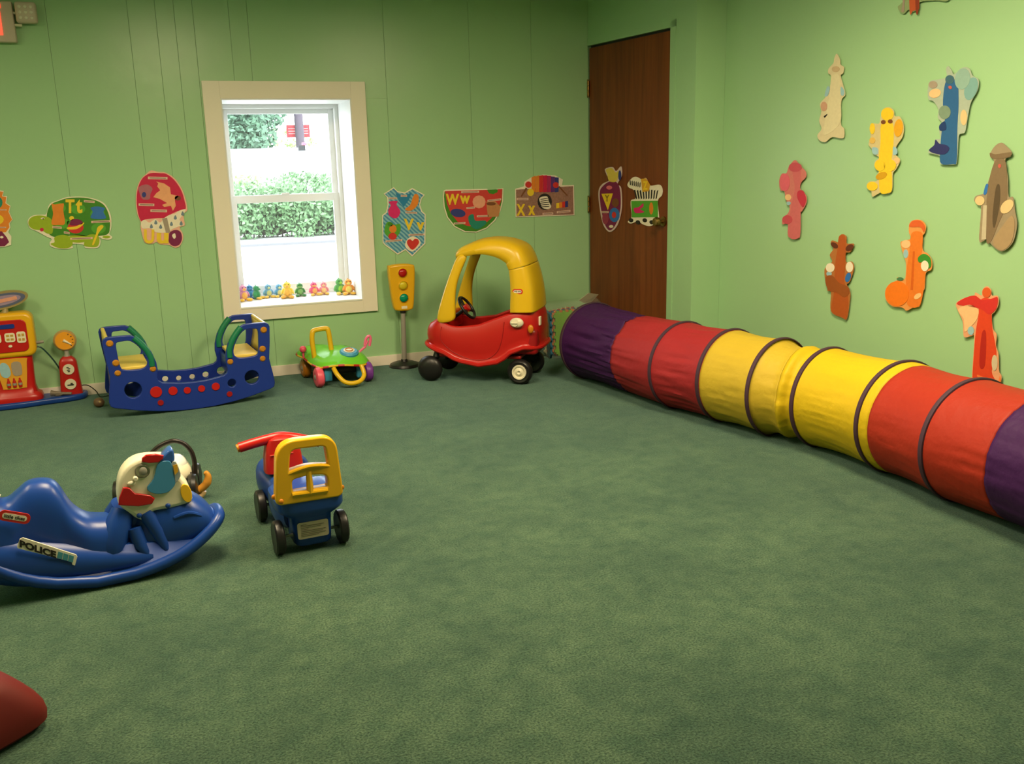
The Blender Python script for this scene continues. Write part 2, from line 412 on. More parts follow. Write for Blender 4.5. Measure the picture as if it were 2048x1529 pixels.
wp('sill', bbox((.81, WY+WD/2-.012, OZ0-.002), (OX1-OX0-.016, WD+.026, .012), .003), M_white)
YW = WY+WD; s_ = .03
x0, x1, z0, z1 = OX0+.008, OX1-.008, OZ0+.006, OZ1-.008
def fr(name, X0, X1, Z0, Z1, w_l, w_r, w_b, w_t, y, d, m=M_vinyl):
    bm = BM()
    box(bm, ((X0+w_l/2), y, (Z0+Z1)/2), (w_l, d, Z1-Z0), .003); box(bm, ((X1-w_r/2), y, (Z0+Z1)/2), (w_r, d, Z1-Z0), .003)
    box(bm, ((X0+X1)/2, y, Z0+w_b/2), (X1-X0-w_l-w_r+.004, d*.98, w_b), .003); box(bm, ((X0+X1)/2, y, Z1-w_t/2), (X1-X0-w_l-w_r+.004, d*.98, w_t), .003)
    return wp(name, bm, m)
fr('window_frame', x0, x1, z0, z1, .025, .025, .02, .025, YW+.03, .1)
zm = 1.10
ix0, ix1 = x0+.024, x1-.024
fr('upper_sash', ix0, ix1, zm-.02, z1-.022, .036, .036, .035, .035, YW+.05, .03)
fr('lower_sash', ix0, ix1, z0+.018, zm+.03, .042, .042, .055, .05, YW+.015, .03)
mg = mat('window glass', (.9, 1, .97), .02, alpha=.05)
wp('upper_pane', bbox(((ix0+ix1)/2, YW+.05, (zm+z1)/2), (ix1-ix0-.06, .004, z1-zm-.04)), mg)
wp('lower_pane', bbox(((ix0+ix1)/2, YW+.015, (z0+zm)/2), (ix1-ix0-.07, .004, zm-z0-.04)), mg)
wp('sash_lock', bbox(((ix0+ix1)/2, YW-.004, zm+.034), (.05, .02, .012), .003), M_vinyl)

# ================================================================== OUTSIDE
GZ = -.3
mgd = mat('pale concrete', (.62, .62, .60), .9, noise_s=.4, noise_a=.06)
bm = BM(); box(bm, (4, 36, GZ-.05), (90, 59, .1)); struct(ob('ground', bm, mgd, smooth=False))
bm = BM(); box(bm, (3, 20.1, GZ+.03), (30, .18, .06), .01); box(bm, (3, 19.9, GZ+.004), (30, .14, .012)); o = tag(ob('kerb', bm, mat('kerb stone', (.2, .2, .21), .9)), 'low concrete kerb running below the hedge outside', 'kerb')
leafA = mat('hedge leaf', (.17, .31, .14), .6, noise_s=3, noise_a=.5); leafB = mat('tree leaf', (.10, .20, .12), .6, noise_s=2, noise_a=.5); leafC = mat('yellow green leaf', (.36, .48, .2), .6, noise_s=3, noise_a=.3)
bark = mat('bark', (.06, .05, .05), .9)
def leaves(bm, c, r, n, size, seed=0, mi=0, flat=.0):
    rn = random.Random(seed)
    for _ in range(n):
        v = Vector((rn.gauss(0, 1), rn.gauss(0, 1), rn.gauss(0, 1))).normalized()*(rn.random()**.35)
        p = Vector(c)+Vector((v.x*r[0], v.y*r[1], v.z*r[2])); s = size*(.6+.8*rn.random())
        a = Vector((rn.gauss(0, 1), rn.gauss(0, 1), rn.gauss(0, 1))).normalized(); b = a.orthogonal().normalized()
        q = [bm.verts.new(p+a*s*.5), bm.verts.new(p+b*s*.3), bm.verts.new(p-a*s*.5), bm.verts.new(p-b*s*.3)]
        bm.faces.new(q).material_index = mi
def shrub(name, label, cat, px, py, Y, wid, hgt, dep, nblob, n, size, m, z0=GZ, seed=1, trunk=True):
    c = Vector(CAMP)+Vector(ray(px, py))*(Y/ray(px, py)[1])
    t = thing(name, label, cat, (c.x, Y, z0)); rn = random.Random(seed); bm = BM(); bm2 = BM()
    for k in range(nblob):
        x = (rn.random()-.5)*wid*.8; y = (rn.random()-.5)*dep*.6; z = (c.z-z0)-hgt/2+hgt*(.15+.7*rn.random())
        leaves(bm, (x, y, z), (wid/nblob**.5*.75, dep*.4, hgt*.28), n//nblob, size, seed*100+k)
        tube(bm2, [(x*.3, y*.3, 0), (x*.6, y*.6, z*.5), (x, y, z)], .03 if hgt > 2 else .015, 6)
    o = ob('foliage', bm, m, t, False); o['kind'] = 'stuff'; ob('stems', bm2, bark, t); return t
bm = BM()
HC = Vector(CAMP)+Vector(ray(580, 440))*(22.2/ray(580, 440)[1])
th = thing('hedge', 'clipped green hedge behind the kerb, seen through the lower pane', 'hedge', (HC.x, 22.4, GZ)); bm2 = BM(); rn = random.Random(3)
for k in range(60):
    x = -3.2+6.4*k/59; z = .55+.35*math.sin(k*1.7)+.2*rn.random()
    leaves(bm, (x, (rn.random()-.5)*.5, z), (.35, .5, .42), 330, .1, k)
    tube(bm2, [(x, .1, 0), (x+.05, .1, .9)], .02, 5)
o = ob('foliage', bm, leafA, th, False); o['kind'] = 'stuff'; ob('stems', bm2, bark, th)
bm = BM(); grid(bm, [[Vector((-3.3+6.6*i/30, .25+.06*math.sin(i*2.1), z+.04*math.sin(i*1.3))) for i in range(31)] for z in (.06, .25, .5, .75)]); solid(ob('inner_shade_sheet', bm, mat('hedge shade', (.055, .05, .055), .9), th, False), .2)  # dark wavy sheet stands in for the shade inside the hedge
shrub('shrub', 'pale loose shrub rising above the hedge on the left', 'shrub', 512, 374, 24.6, .9, .55, .8, 6, 500, .11, leafC, seed=11)
shrub('shrub', 'light green shrub rising above the hedge in the middle', 'shrub', 590, 368, 25.6, 1.0, .75, .8, 6, 700, .11, leafA, seed=12)
shrub('shrub', 'light green shrub above the hedge, rightmost in the window', 'shrub', 652, 370, 24.6, .7, .6, .8, 5, 500, .11, leafA, seed=13)
shrub('tree', 'leafy green tree in the upper left of the window', 'tree', 485, 258, 40, 3.0, 3.4, 2.5, 12, 5200, .24, leafB, seed=21)
shrub('bush', 'small yellow green bush beyond the white glare wall, left of the pole', 'bush', 563, 276, 44, 2.2, .9, 1, 4, 260, .2, leafC, seed=22)
# white wall added as the overexposed glare over the pole's foot; pole and sign
c = Vector(CAMP)+Vector(ray(580, 300))*(38/ray(580, 300)[1])
bm = BM(); box(bm, (c.x+1, 38, (c.z+GZ)/2), (26, .3, c.z-GZ)); box(bm, (c.x+1, 38, c.z+.03), (26.2, .36, .08), .02)
tag(ob('glare_wall', bm, mat('glare white', (.85, .85, .85), .9)), 'long white wall added far outside as bleached glare, behind the hedge', 'wall')
P = Vector(CAMP)+Vector(ray(598, 262))*(40/ray(598, 262)[1])
bm = BM(); tube(bm, [(0, 0, 0), (.02, 0, 3), (0, 0, 8)], [.19, .18, .16], 14); o = ob('utility_pole', bm, mat('weathered pole wood', (.09, .07, .09), .9, noise_s=8, noise_a=.3)); o.location = (P.x, 40, GZ); tag(o, 'tall brown wooden utility pole outside the window', 'pole')
t = thing('red_sign', 'red sign board fixed behind the utility pole', 'sign', (P.x, 40.25, P.z-.3)); ob('board', bbox((0, 0, .3), (.95, .04, .5), .01), mat('red sign paint', (.40, .02, .03), .5), t, False)
bm = BM(); [box(bm, (0, -.025, .2+k*.1), (.8, .006, .02)) for k in range(3)]; ob('lettering_band', bm, mat('faded sign white', (.8, .5, .5), .6), t, False); ob('post', bbox((0, -.05, -.9), (.05, .03, 2.2)), M_metal, t, False)
P2 = Vector(CAMP)+Vector(ray(603, 293))*(36/ray(603, 293)[1])
t = thing('mailbox', 'small red topped box on a post before the white glare wall', 'box', (P2.x, 36, GZ)); ob('post', bbox((0, 0, (P2.z-GZ)/2-.1), (.08, .08, P2.z-GZ-.2)), M_white, t, False); ob('body', bbox((0, 0, P2.z-GZ-.06), (.24, .3, .2), .02), M_dark, t); ob('flap', bbox((.1, 0, P2.z-GZ+.09), (.14, .3, .1), .02), M_pink, t)

# ================================================================== CUT-OUT PRINTS ON THE WALLS
class Card:
    def __init__(s, name, label, cat, A, dv, C, outline, m, group, off=.0035, smooth=True, lift=.0):
        s.A, s.dv, s.C = A, Vector(dv).normalized(), C
        s.n = Vector((s.dv.y, -s.dv.x, 0))
        if s.n.dot(Vector((A[0], A[1], 0))) > 0: s.n = -s.n
        cu = sum(p[0] for p in outline)/len(outline); cv = sum(p[1] for p in outline)/len(outline)
        s.o = s.pt(cu, cv, 0); s.off = off
        s.root = s.shape(name, outline, m, 0, smooth, None, .0025); s.root.location = s.o
        tag(s.root, label, cat, group); s.lv = 1
        if off > .006:
            bm = BM(); q = s.pt(cu, cv, off/2)-s.o; rot = Matrix.Rotation(math.atan2(s.dv.y, s.dv.x), 4, 'Z')
            box(bm, q, (.02, off, .02), rot=rot); ob('tape_pad', bm, M_cream, s.root, False)
    def pt(s, u, v, h): return plane_at(*s.C(u, v), s.A, s.dv)+s.n*h
    def shape(s, name, pts, m, lv, smooth=True, parent=None, th=.0012):
        if smooth: pts = [(p.x, p.y) for p in spline([Vector((a, b, 0)) for a, b in pts], 5, True)]
        h0 = s.off+(0 if lv == 0 else .0025+(lv-1)*.0007); bm = BM()
        lo = [bm.verts.new(s.pt(a, b, h0)-s.o) for a, b in pts]; hi = [bm.verts.new(s.pt(a, b, h0+th)-s.o) for a, b in pts]; n = len(lo)
        for k in range(n):
            try: bm.faces.new((lo[k], lo[(k+1) % n], hi[(k+1) % n], hi[k]))
            except Exception: pass
        f1 = bm.faces.new(hi); f2 = bm.faces.new(lo[::-1]); bm.normal_update()
        bmesh.ops.triangulate(bm, faces=[f1, f2], ngon_method='EAR_CLIP')
        return ob(name, bm, m, parent, False)
    def add(s, name, pts, m, smooth=True, lv=1): return s.shape(name, pts, m, lv, smooth, s.root)
    def el(s, name, cu, cv, ru, rv, m, rot=0, lv=1): return s.shape(name, circ(cu, cv, ru, 18, rv, rot), m, lv, False, s.root)
    def txt(s, name, t, u0, v0, u1, v1, m, lv=3, bold=.04, sl=0):
        h = s.off+.0025+lv*.0007
        return put_text(name, t, lambda a, b, d: s.pt(u0+a*(u1-u0), v1+b*(v0-v1)+sl*a, h+d)-s.o, m, s.root, bold=bold)
    def cap(s, cu, cv, w_, sl=0, hgt=12, m=None):
        h = hgt/2; s.add('caption_strip', [(cu-w_/2, cv-h-sl*.5), (cu+w_/2, cv-h+sl*.5), (cu+w_/2, cv+h+sl*.5), (cu-w_/2, cv+h-sl*.5)], m or pr('pale pink', (225, 190, 170)), False, 3)
        s.add('caption_line', [(cu-w_*.42, cv-h*.35-sl*.4), (cu+w_*.42, cv-h*.35+sl*.4), (cu+w_*.42, cv+h*.35+sl*.4), (cu-w_*.42, cv+h*.35-sl*.4)], pr('caption grey', (150, 120, 115)), False, 4)
BW = (Vector((0, WY, 0)), (1, 0, 0)); G1 = 'alphabet cut-out posters along the wall'
white = pr('white', (235, 225, 205)); yel = pr('yellow', (235, 200, 40)); olive = pr('turtle green', (150, 175, 25)); dg = pr('dark leaf green', (60, 130, 25)); org = pr('orange', (225, 130, 35)); redp = pr('red', (205, 45, 40)); pur = pr('purple', (120, 20, 75)); blu = pr('blue', (45, 110, 190)); crim = pr('crimson', (200, 15, 70)); cyan = pr('cyan', (60, 165, 205)); tealp = pr('teal', (20, 130, 110)); brn = pr('brown', (120, 70, 35)); navp = pr('navy', (45, 55, 130)); pnk = pr('pink', (225, 110, 125)); blk = pr('black', (35, 30, 28)); gry = pr('grey', (160, 145, 130)); lbl = pr('pale blue', (150, 190, 205)); skin = pr('skin', (235, 190, 140)); grn = pr('grass green', (80, 160, 45)); hot = pr('hot pink', (215, 25, 110))
cA = crop(0, 330, 5.12); cB = crop(740, 330, 4.763)
# sunburst, cut by the left edge
c = Card('sun_poster', 'orange sunburst poster with purple base, leftmost on the back wall', 'poster', *BW, cA, [(-260, 420), (-190, 300), (-90, 250), (40, 268), (30, 320), (75, 320), (65, 390), (110, 420), (95, 480), (130, 560), (100, 600), (108, 640), (85, 690), (118, 730), (115, 820), (40, 842), (-200, 845), (-270, 640)], white, G1, smooth=False)
c.add('sunburst', [(-250, 420), (-185, 310), (-90, 262), (34, 275), (22, 322), (66, 330), (57, 392), (102, 424), (88, 480), (124, 560), (92, 600), (98, 638), (60, 690), (-220, 700)], org, False)
c.el('window_picture', -20, 385, 48, 60, tealp, lv=2); c.add('sun_disc', circ(-60, 560, 100, 20, 60), yel, False, 2); c.cap(10, 460, 120); c.cap(10, 640, 110)
c.add('grapes_picture', [(-200, 690), (20, 680), (70, 740), (95, 790), (50, 832), (-200, 838)], pur, False, 2); c.el('berry', 20, 740, 18, 12, white, lv=3); c.el('berry', 70, 700, 24, 10, white, lv=3)
# turtle Tt
c = Card('turtle_poster', 'green turtle shaped poster lettered Tt', 'poster', *BW, cA, [(285, 590), (300, 545), (350, 515), (430, 510), (475, 500), (510, 400), (600, 360), (690, 330), (830, 325), (930, 338), (1030, 370), (1090, 420), (1135, 520), (1140, 640), (1120, 705), (1150, 740), (1120, 765), (1050, 758), (1020, 740), (1030, 790), (1000, 848), (880, 850), (850, 815), (740, 810), (745, 850), (640, 862), (530, 840), (510, 800), (530, 760), (480, 735), (380, 680), (310, 650)], white, G1)
c.add('shell', [(480, 520), (520, 410), (610, 366), (700, 340), (830, 334), (930, 348), (1020, 380), (1080, 430), (1120, 530), (1126, 640), (1090, 715), (900, 730), (760, 720), (600, 740), (500, 700)], dg)
c.el('belly', 800, 755, 110, 42, olive, lv=1); c.add('head', [(292, 590), (310, 548), (360, 522), (440, 520), (520, 550), (545, 620), (535, 700), (480, 700), (430, 670), (350, 660), (305, 630)], olive, lv=2)
c.add('front_leg', [(560, 740), (640, 715), (720, 740), (745, 810), (700, 850), (600, 850), (520, 810), (560, 790)], olive, lv=2); c.add('rear_leg', [(860, 810), (900, 720), (1000, 720), (1020, 780), (990, 838), (890, 836)], olive, lv=2); c.el('tail', 1090, 738, 40, 14, olive, lv=2)
c.el('mouth', 430, 662, 20, 18, crim, lv=3); c.el('eye', 438, 548, 20, 9, white, lv=3); c.el('pupil', 445, 552, 8, 6, blk, lv=4)
for u, v in ((600, 440), (760, 600), (1000, 500), (640, 600), (1010, 650), (800, 450)): c.el('shell_patch', u, v, 75, 55, grn, lv=2)
c.add('bear_picture', [(530, 400), (560, 405), (630, 395), (655, 400), (650, 470), (665, 600), (600, 615), (530, 605), (545, 500)], org, lv=3)
c.add('ball_picture', circ(775, 640, 82, 18, 62), redp, False, 3); c.add('ball_top', [(715, 610), (735, 560), (800, 555), (845, 580), (840, 605), (760, 620)], pur, True, 4); c.add('ball_band', [(690, 640), (780, 628), (855, 590), (855, 610), (790, 655), (700, 660)], yel, True, 4); c.el('star', 735, 545, 25, 22, yel, lv=4)
c.add('telephone_picture', [(930, 440), (1000, 425), (1075, 445), (1060, 480), (1085, 545), (1000, 555), (930, 540), (950, 480)], blu, lv=3); c.add('toothbrush_picture', [(1000, 640), (1040, 615), (1060, 635), (1010, 700), (965, 810), (945, 810), (985, 700)], yel, lv=4)
c.txt('letter', 'T', 672, 352, 765, 495, yel, 5); c.txt('letter', 't', 778, 352, 845, 495, yel, 5)
for a in ((915, 375, 110, 8), (1035, 580, 200, -10), (585, 640, 95, 8), (685, 695, 60, 10), (835, 752, 230, -10)): c.cap(*a, 22)
# umbrella Uu
c = Card('umbrella_poster', 'crimson umbrella shaped poster with unicorn, lettered Uu', 'poster', *BW, cA, [(1500, 90), (1545, 58), (1620, 70), (1700, 80), (1790, 140), (1860, 240), (1900, 350), (1918, 460), (1880, 500), (1885, 560), (1890, 620), (1840, 640), (1870, 700), (1875, 760), (1840, 830), (1790, 848), (1730, 820), (1640, 812), (1600, 790), (1560, 808), (1490, 800), (1462, 740), (1440, 640), (1440, 585), (1405, 500), (1390, 380), (1400, 250), (1440, 150)], pr('pale rose', (235, 180, 160)), G1)
c.add('canopy', [(1505, 100), (1560, 82), (1640, 85), (1700, 92), (1780, 150), (1850, 250), (1885, 350), (1900, 450), (1830, 470), (1760, 500), (1700, 540), (1600, 545), (1480, 560), (1445, 575), (1415, 500), (1400, 380), (1410, 250), (1450, 150)], crim)
c.add('cloud', [(1445, 590), (1480, 562), (1530, 590), (1590, 556), (1640, 590), (1680, 545), (1740, 510), (1790, 500), (1830, 470), (1900, 455), (1875, 510), (1840, 560), (1880, 610), (1830, 630), (1760, 660), (1720, 690), (1600, 690), (1540, 650), (1460, 650)], white, lv=2)
c.add('unicorn_picture', [(1620, 190), (1600, 170), (1640, 180), (1680, 190), (1740, 230), (1750, 300), (1830, 320), (1790, 360), (1800, 420), (1770, 470), (1750, 420), (1680, 430), (1660, 410), (1710, 390), (1640, 350), (1570, 330), (1600, 290), (1640, 260), (1610, 220)], pr('unicorn cream', (235, 165, 120)), False, 3)
c.add('unicycle_picture', [(1420, 230), (1500, 200), (1560, 240), (1540, 300), (1530, 350), (1460, 350), (1430, 290)], pr('mauve', (170, 100, 115)), lv=3); c.el('blue_patch', 1475, 305, 22, 28, navp, lv=4); c.el('owl_picture', 1820, 340, 32, 25, brn, lv=3)
c.add('handle_shaft', [(1660, 550), (1710, 540), (1745, 690), (1700, 700)], gry, False, 3); c.add('purple_handle', [(1740, 690), (1800, 665), (1850, 690), (1862, 760), (1830, 820), (1770, 828), (1730, 790), (1730, 740)], pur, lv=3); c.add('handle_gap', [(1762, 720), (1790, 700), (1800, 740), (1780, 755)], white, lv=4)
for u, v in ((1550, 630), (1595, 590), (1645, 635), (1795, 540), (1755, 605), (1870, 500), (1855, 600)): c.add('raindrop', [(u, v-26), (u+16, v+8), (u, v+20), (u-16, v+8)], pr('slate blue', (110, 130, 150)), True, 3)
c.txt('letter', 'U', 1475, 660, 1580, 805, yel, 5); c.txt('letter', 'u', 1605, 695, 1725, 805, yel, 5)
for a in ((1615, 135, 200, 4), (1500, 408, 160, 4), (1625, 470, 170, 4)): c.cap(*a, 26)
# vest Vv
c = Card('vest_poster', 'light blue vest shaped poster lettered Vv, right of the window', 'poster', *BW, cB, [(128, 275), (225, 212), (260, 250), (330, 262), (400, 220), (520, 285), (490, 320), (475, 380), (495, 440), (528, 470), (525, 750), (400, 872), (375, 850), (335, 810), (262, 855), (140, 765), (118, 740), (112, 480), (150, 450), (165, 380), (160, 310)], white, G1, smooth=False)
mpk = mat('vest print', lin((95, 165, 200)), .55)
nt = mpk.node_tree; b = nt.nodes['Principled BSDF']; tc = nt.nodes.new('ShaderNodeTexCoord'); wv = nt.nodes.new('ShaderNodeTexWave'); wv.inputs['Scale'].default_value = 22; wv.bands_direction = 'DIAGONAL'; wv.inputs['Distortion'].default_value = 2
nt.links.new(tc.outputs['Object'], wv.inputs[0]); rr = nt.nodes.new('ShaderNodeValToRGB'); rr.color_ramp.elements[0].color = (*lin((50, 130, 175)), 1); rr.color_ramp.elements[1].color = (*lin((140, 190, 205)), 1); nt.links.new(wv.outputs['Fac'], rr.inputs[0]); nt.links.new(rr.outputs[0], b.inputs['Base Color'])
c.add('vest', [(140, 278), (224, 224), (262, 262), (330, 274), (402, 232), (506, 288), (480, 320), (464, 380), (484, 446), (518, 476), (514, 744), (400, 858), (336, 798), (262, 842), (148, 758), (126, 735), (122, 486), (160, 456), (176, 380), (172, 308)], mpk, False)
c.add('shirt_collar', [(240, 270), (330, 290), (395, 262), (370, 330), (320, 400), (270, 340)], pr('deep cyan', (25, 125, 175)), False, 2)
c.add('vase_picture', [(178, 350), (258, 345), (250, 380), (285, 440), (265, 495), (225, 508), (180, 480), (172, 430), (195, 385)], hot, lv=3); c.add('violin_picture', [(430, 275), (460, 300), (450, 380), (390, 435), (330, 425), (380, 380), (405, 310)], org, lv=3)
c.add('vegetables_picture', [(150, 560), (185, 540), (230, 570), (280, 560), (290, 610), (265, 670), (215, 712), (175, 690), (135, 640)], grn, lv=3); c.el('carrot', 215, 610, 35, 40, org, lv=4); c.el('tomato', 212, 680, 40, 34, redp, lv=4); c.el('pepper', 190, 565, 25, 20, dg, lv=4)
c.add('heart_card', [(345, 720), (400, 680), (465, 710), (475, 760), (400, 825), (335, 780)], white, lv=3); c.add('heart', [(402, 722), (425, 703), (455, 712), (460, 750), (402, 808), (355, 760), (352, 722), (378, 708)], redp, lv=4)
c.txt('letter', 'V', 318, 512, 415, 622, yel, 5); c.txt('letter', 'v', 438, 545, 515, 625, yel, 5)
for a in ((215, 318, 80, 0), (320, 295, 60, 0), (390, 455, 110, 4), (440, 665, 150, -6), (225, 722, 160, -14)): c.cap(*a, 18)
# watermelon Ww
c = Card('watermelon_poster', 'red watermelon slice poster lettered Ww, above the toy car', 'poster', *BW, cB, [(700, 245), (720, 235), (1115, 228), (1130, 262), (1170, 268), (1200, 255), (1205, 228), (1268, 222), (1265, 340), (1240, 440), (1190, 530), (1110, 605), (1010, 645), (900, 640), (800, 590), (730, 500), (700, 400), (692, 300)], white, G1, smooth=False)
c.add('rind', [(708, 252), (1258, 232), (1254, 340), (1230, 436), (1180, 524), (1105, 596), (1008, 634), (904, 630), (808, 582), (740, 496), (710, 398), (702, 300)], dg, False)
c.add('flesh', [(712, 250), (1110, 238), (1132, 272), (1170, 278), (1210, 262), (1214, 232), (1256, 230), (1250, 330), (1215, 425), (1150, 510), (1090, 560), (1010, 590), (920, 580), (830, 540), (765, 460), (730, 370)], pr('melon red', (205, 55, 50)), False, 2)
c.txt('letter', 'W', 718, 275, 845, 380, yel, 5); c.txt('letter', 'w', 850, 292, 950, 370, yel, 5)
c.add('web_picture', circ(1035, 352, 62, 12, 62), pr('pale coral', (230, 160, 130)), False, 3); c.el('whale_picture', 835, 458, 72, 40, navp, .15, 3); c.add('boot_picture', [(935, 490), (980, 470), (1000, 530), (1090, 530), (1100, 560), (1030, 610), (975, 600), (940, 550)], tealp, lv=3)
c.add('window_scene', [(1105, 350), (1190, 345), (1240, 400), (1220, 490), (1120, 500), (1110, 420)], pr('tan', (190, 130, 80)), False, 3); c.el('well_roof', 1150, 370, 45, 16, brn, lv=4)
for a in ((950, 258, 170, -4), (1180, 335, 130, -14), (955, 408, 80, -6), (1070, 488, 110, -4), (850, 555, 110, -8)): c.cap(*a, 18)
# xylophone Xx
mx = mat('speckled print', lin((150, 110, 95)), .6, noise_s=90, noise_a=.45)
c = Card('xylophone_poster', 'speckled brown xylophone poster lettered Xx, nearest the door', 'poster', *BW, cB, [(1380, 228), (1462, 205), (1470, 160), (1540, 115), (1650, 92), (1760, 100), (1835, 140), (1825, 195), (1940, 192), (1945, 480), (1385, 500)], white, G1, smooth=False)
c.add('speckled_ground', [(1388, 236), (1930, 202), (1936, 472), (1392, 490)], mx, False)
cols = [org, pr('amber', (220, 130, 40)), redp, crim, pr('magenta', (170, 30, 90)), pr('violet', (90, 40, 120)), navp]
for k, m_ in enumerate(cols):
    u0 = 1535+k*37; c.add('xylophone_bar', [(u0, 118-8*math.sin(k/6*PI)*2), (u0+36, 112-8*math.sin((k+1)/6*PI)*2), (u0+35, 255), (u0, 262)], m_, False, 3)
c.el('red_ball', 1505, 188, 30, 30, redp, lv=4); c.el('red_ball', 1765, 192, 28, 28, redp, lv=4); c.el('yellow_bell', 1525, 262, 32, 35, yel, lv=4); c.add('mallet', [(1480, 215), (1495, 225), (1440, 305), (1430, 300)], brn, False, 3); c.add('mallet', [(1790, 210), (1800, 200), (1880, 290), (1870, 295)], brn, False, 3)
c.el('xray_ring', 1660, 350, 68, 78, blk, lv=4); c.add('xray_bones', [(1610, 315), (1680, 300), (1700, 350), (1720, 400), (1690, 420), (1640, 410), (1620, 370)], white, lv=5)
for k in range(5): c.add('rib_line', [(1618, 325+k*18), (1700, 312+k*20), (1702, 318+k*20), (1618, 332+k*18)], blk, False, 6)
for k, m_ in enumerate([yel, org, redp, navp]): c.add('small_bar', [(1770+k*28, 365-k*6), (1797+k*28, 360-k*6), (1797+k*28, 410-k*4), (1770+k*28, 415-k*4)], m_, False, 4)
c.txt('letter', 'X', 1390, 372, 1475, 485, yel, 5); c.txt('letter', 'x', 1500, 388, 1570, 480, yel, 5)
for a in ((1450, 325, 110, 0), (1690, 465, 100, -6), (1840, 445, 130, -14)): c.cap(*a, 20)
# on the door
DW = (CORNER-DN*.004, DV); cD = crop(1150, 40, 3.474)
c = Card('yam_poster', 'purple yam shaped poster with a yellow bow and Y on the door', 'poster', *DW, cD, [(215, 1035), (265, 1022), (290, 1050), (325, 1018), (330, 1080), (300, 1140), (325, 1170), (330, 1300), (310, 1400), (280, 1455), (240, 1472), (200, 1420), (175, 1300), (168, 1190), (195, 1140), (240, 1115), (222, 1070)], pr('pale lilac', (215, 190, 190)), 'cut-out posters on the door')
c.add('purple_body', [(195, 1160), (240, 1125), (290, 1125), (318, 1180), (322, 1300), (300, 1395), (270, 1448), (240, 1460), (210, 1410), (185, 1300), (178, 1200)], pur); c.add('yellow_bow', [(222, 1040), (260, 1030), (290, 1060), (310, 1050), (295, 1120), (245, 1120), (230, 1070)], pr('pale yellow', (215, 190, 80)), lv=2); c.el('dark_patch', 318, 1080, 10, 35, navp, lv=3)
c.add('yellow_triangle', [(190, 1208), (270, 1205), (235, 1322)], yel, False, 2); c.txt('letter', 'Y', 215, 1216, 245, 1262, pr('gold brown', (140, 110, 20)), 3)
c.el('yoyo', 280, 1355, 36, 50, blu, lv=2); c.el('yoyo_centre', 278, 1355, 15, 22, redp, lv=3); c.el('egg_picture', 218, 1380, 22, 40, pr('plum', (150, 50, 80)), lv=3); c.el('face', 245, 1165, 20, 14, pnk, lv=3); c.el('yak', 288, 1270, 24, 30, brn, lv=3); c.el('foot', 258, 1435, 15, 10, white, lv=3); c.cap(215, 1335, 50, 0, 14)
c = Card('zebra_poster', 'black and white zebra shaped poster with green blanket on the door', 'poster', *DW, cD, [(370, 1140), (400, 1100), (430, 1090), (470, 1108), (500, 1100), (525, 1150), (590, 1145), (612, 1175), (608, 1220), (580, 1258), (588, 1370), (578, 1400), (530, 1432), (480, 1422), (440, 1400), (395, 1415), (372, 1402), (398, 1370), (392, 1260), (425, 1240), (415, 1185), (380, 1165)], white, 'cut-out posters on the door')
for k in range(9): c.add('stripe', [(415+k*20, 1182+8*math.sin(k)), (424+k*20, 1180), (438+k*17, 1240), (430+k*17, 1246)], blk, False, 1)
for k in range(6): c.add('stripe', [(385+k*14, 1120+k*3), (391+k*14, 1112+k*3), (395+k*13, 1145+k*3), (389+k*13, 1150+k*3)], blk, False, 1)
c.add('green_blanket', [(398, 1258), (582, 1256), (582, 1370), (402, 1372)], grn, False, 2); c.add('letter_block', [(465, 1105), (500, 1100), (528, 1145), (520, 1190), (475, 1195)], pr('mustard', (215, 160, 40)), False, 2); c.txt('letter', 'Z', 480, 1120, 512, 1180, yel, 3)
c.add('pink_guitar', [(415, 1310), (450, 1300), (480, 1275), (480, 1300), (460, 1315), (488, 1335), (430, 1342)], hot, lv=3); c.el('orange_zipper', 537, 1310, 14, 42, org, lv=3)
for k in range(4): c.el('hoof', 395+k*48, 1392+(k % 2)*14, 16, 14, blk, .4, 1)

# crayon figures on the right wall
RW = (J2, DV); GR = 'colour crayon cut-outs on the right wall'
R4 = crop(1540, 90, 3.823); R5 = crop(1740, 120, 3.8214); R6 = crop(1620, 430, 4.133)
off = .012
c = Card('white_crayon_cutout', 'white crayon cut-out, highest and leftmost on the right wall', 'wall decoration', *RW, R4, [(525, 68), (550, 110), (555, 150), (580, 170), (575, 215), (555, 235), (572, 300), (590, 380), (560, 430), (556, 600), (580, 640), (582, 700), (560, 715), (490, 705), (440, 742), (395, 730), (378, 690), (410, 640), (392, 580), (408, 510), (398, 450), (440, 400), (470, 340), (482, 240), (460, 215), (465, 180), (500, 140), (508, 100)], pr('off white', (212, 200, 165)), GR, off)
c.add('body', [(490, 240), (548, 235), (556, 420), (550, 600), (430, 690), (440, 560), (462, 440), (478, 330)], pr('crayon white', (218, 208, 172))); c.el('face', 520, 185, 30, 22, pr('beige', (195, 170, 135)), lv=2); c.add('sleeve', [(455, 320), (475, 330), (460, 385), (435, 390)], lbl, lv=2); c.add('sleeve', [(560, 320), (585, 350), (580, 385), (560, 380)], lbl, lv=2); c.el('pink_patch', 430, 470, 24, 36, pr('dusty pink', (200, 155, 130)), lv=2); c.add('dark_mark', [(430, 545), (455, 528), (452, 540), (436, 556)], blk, True, 2)
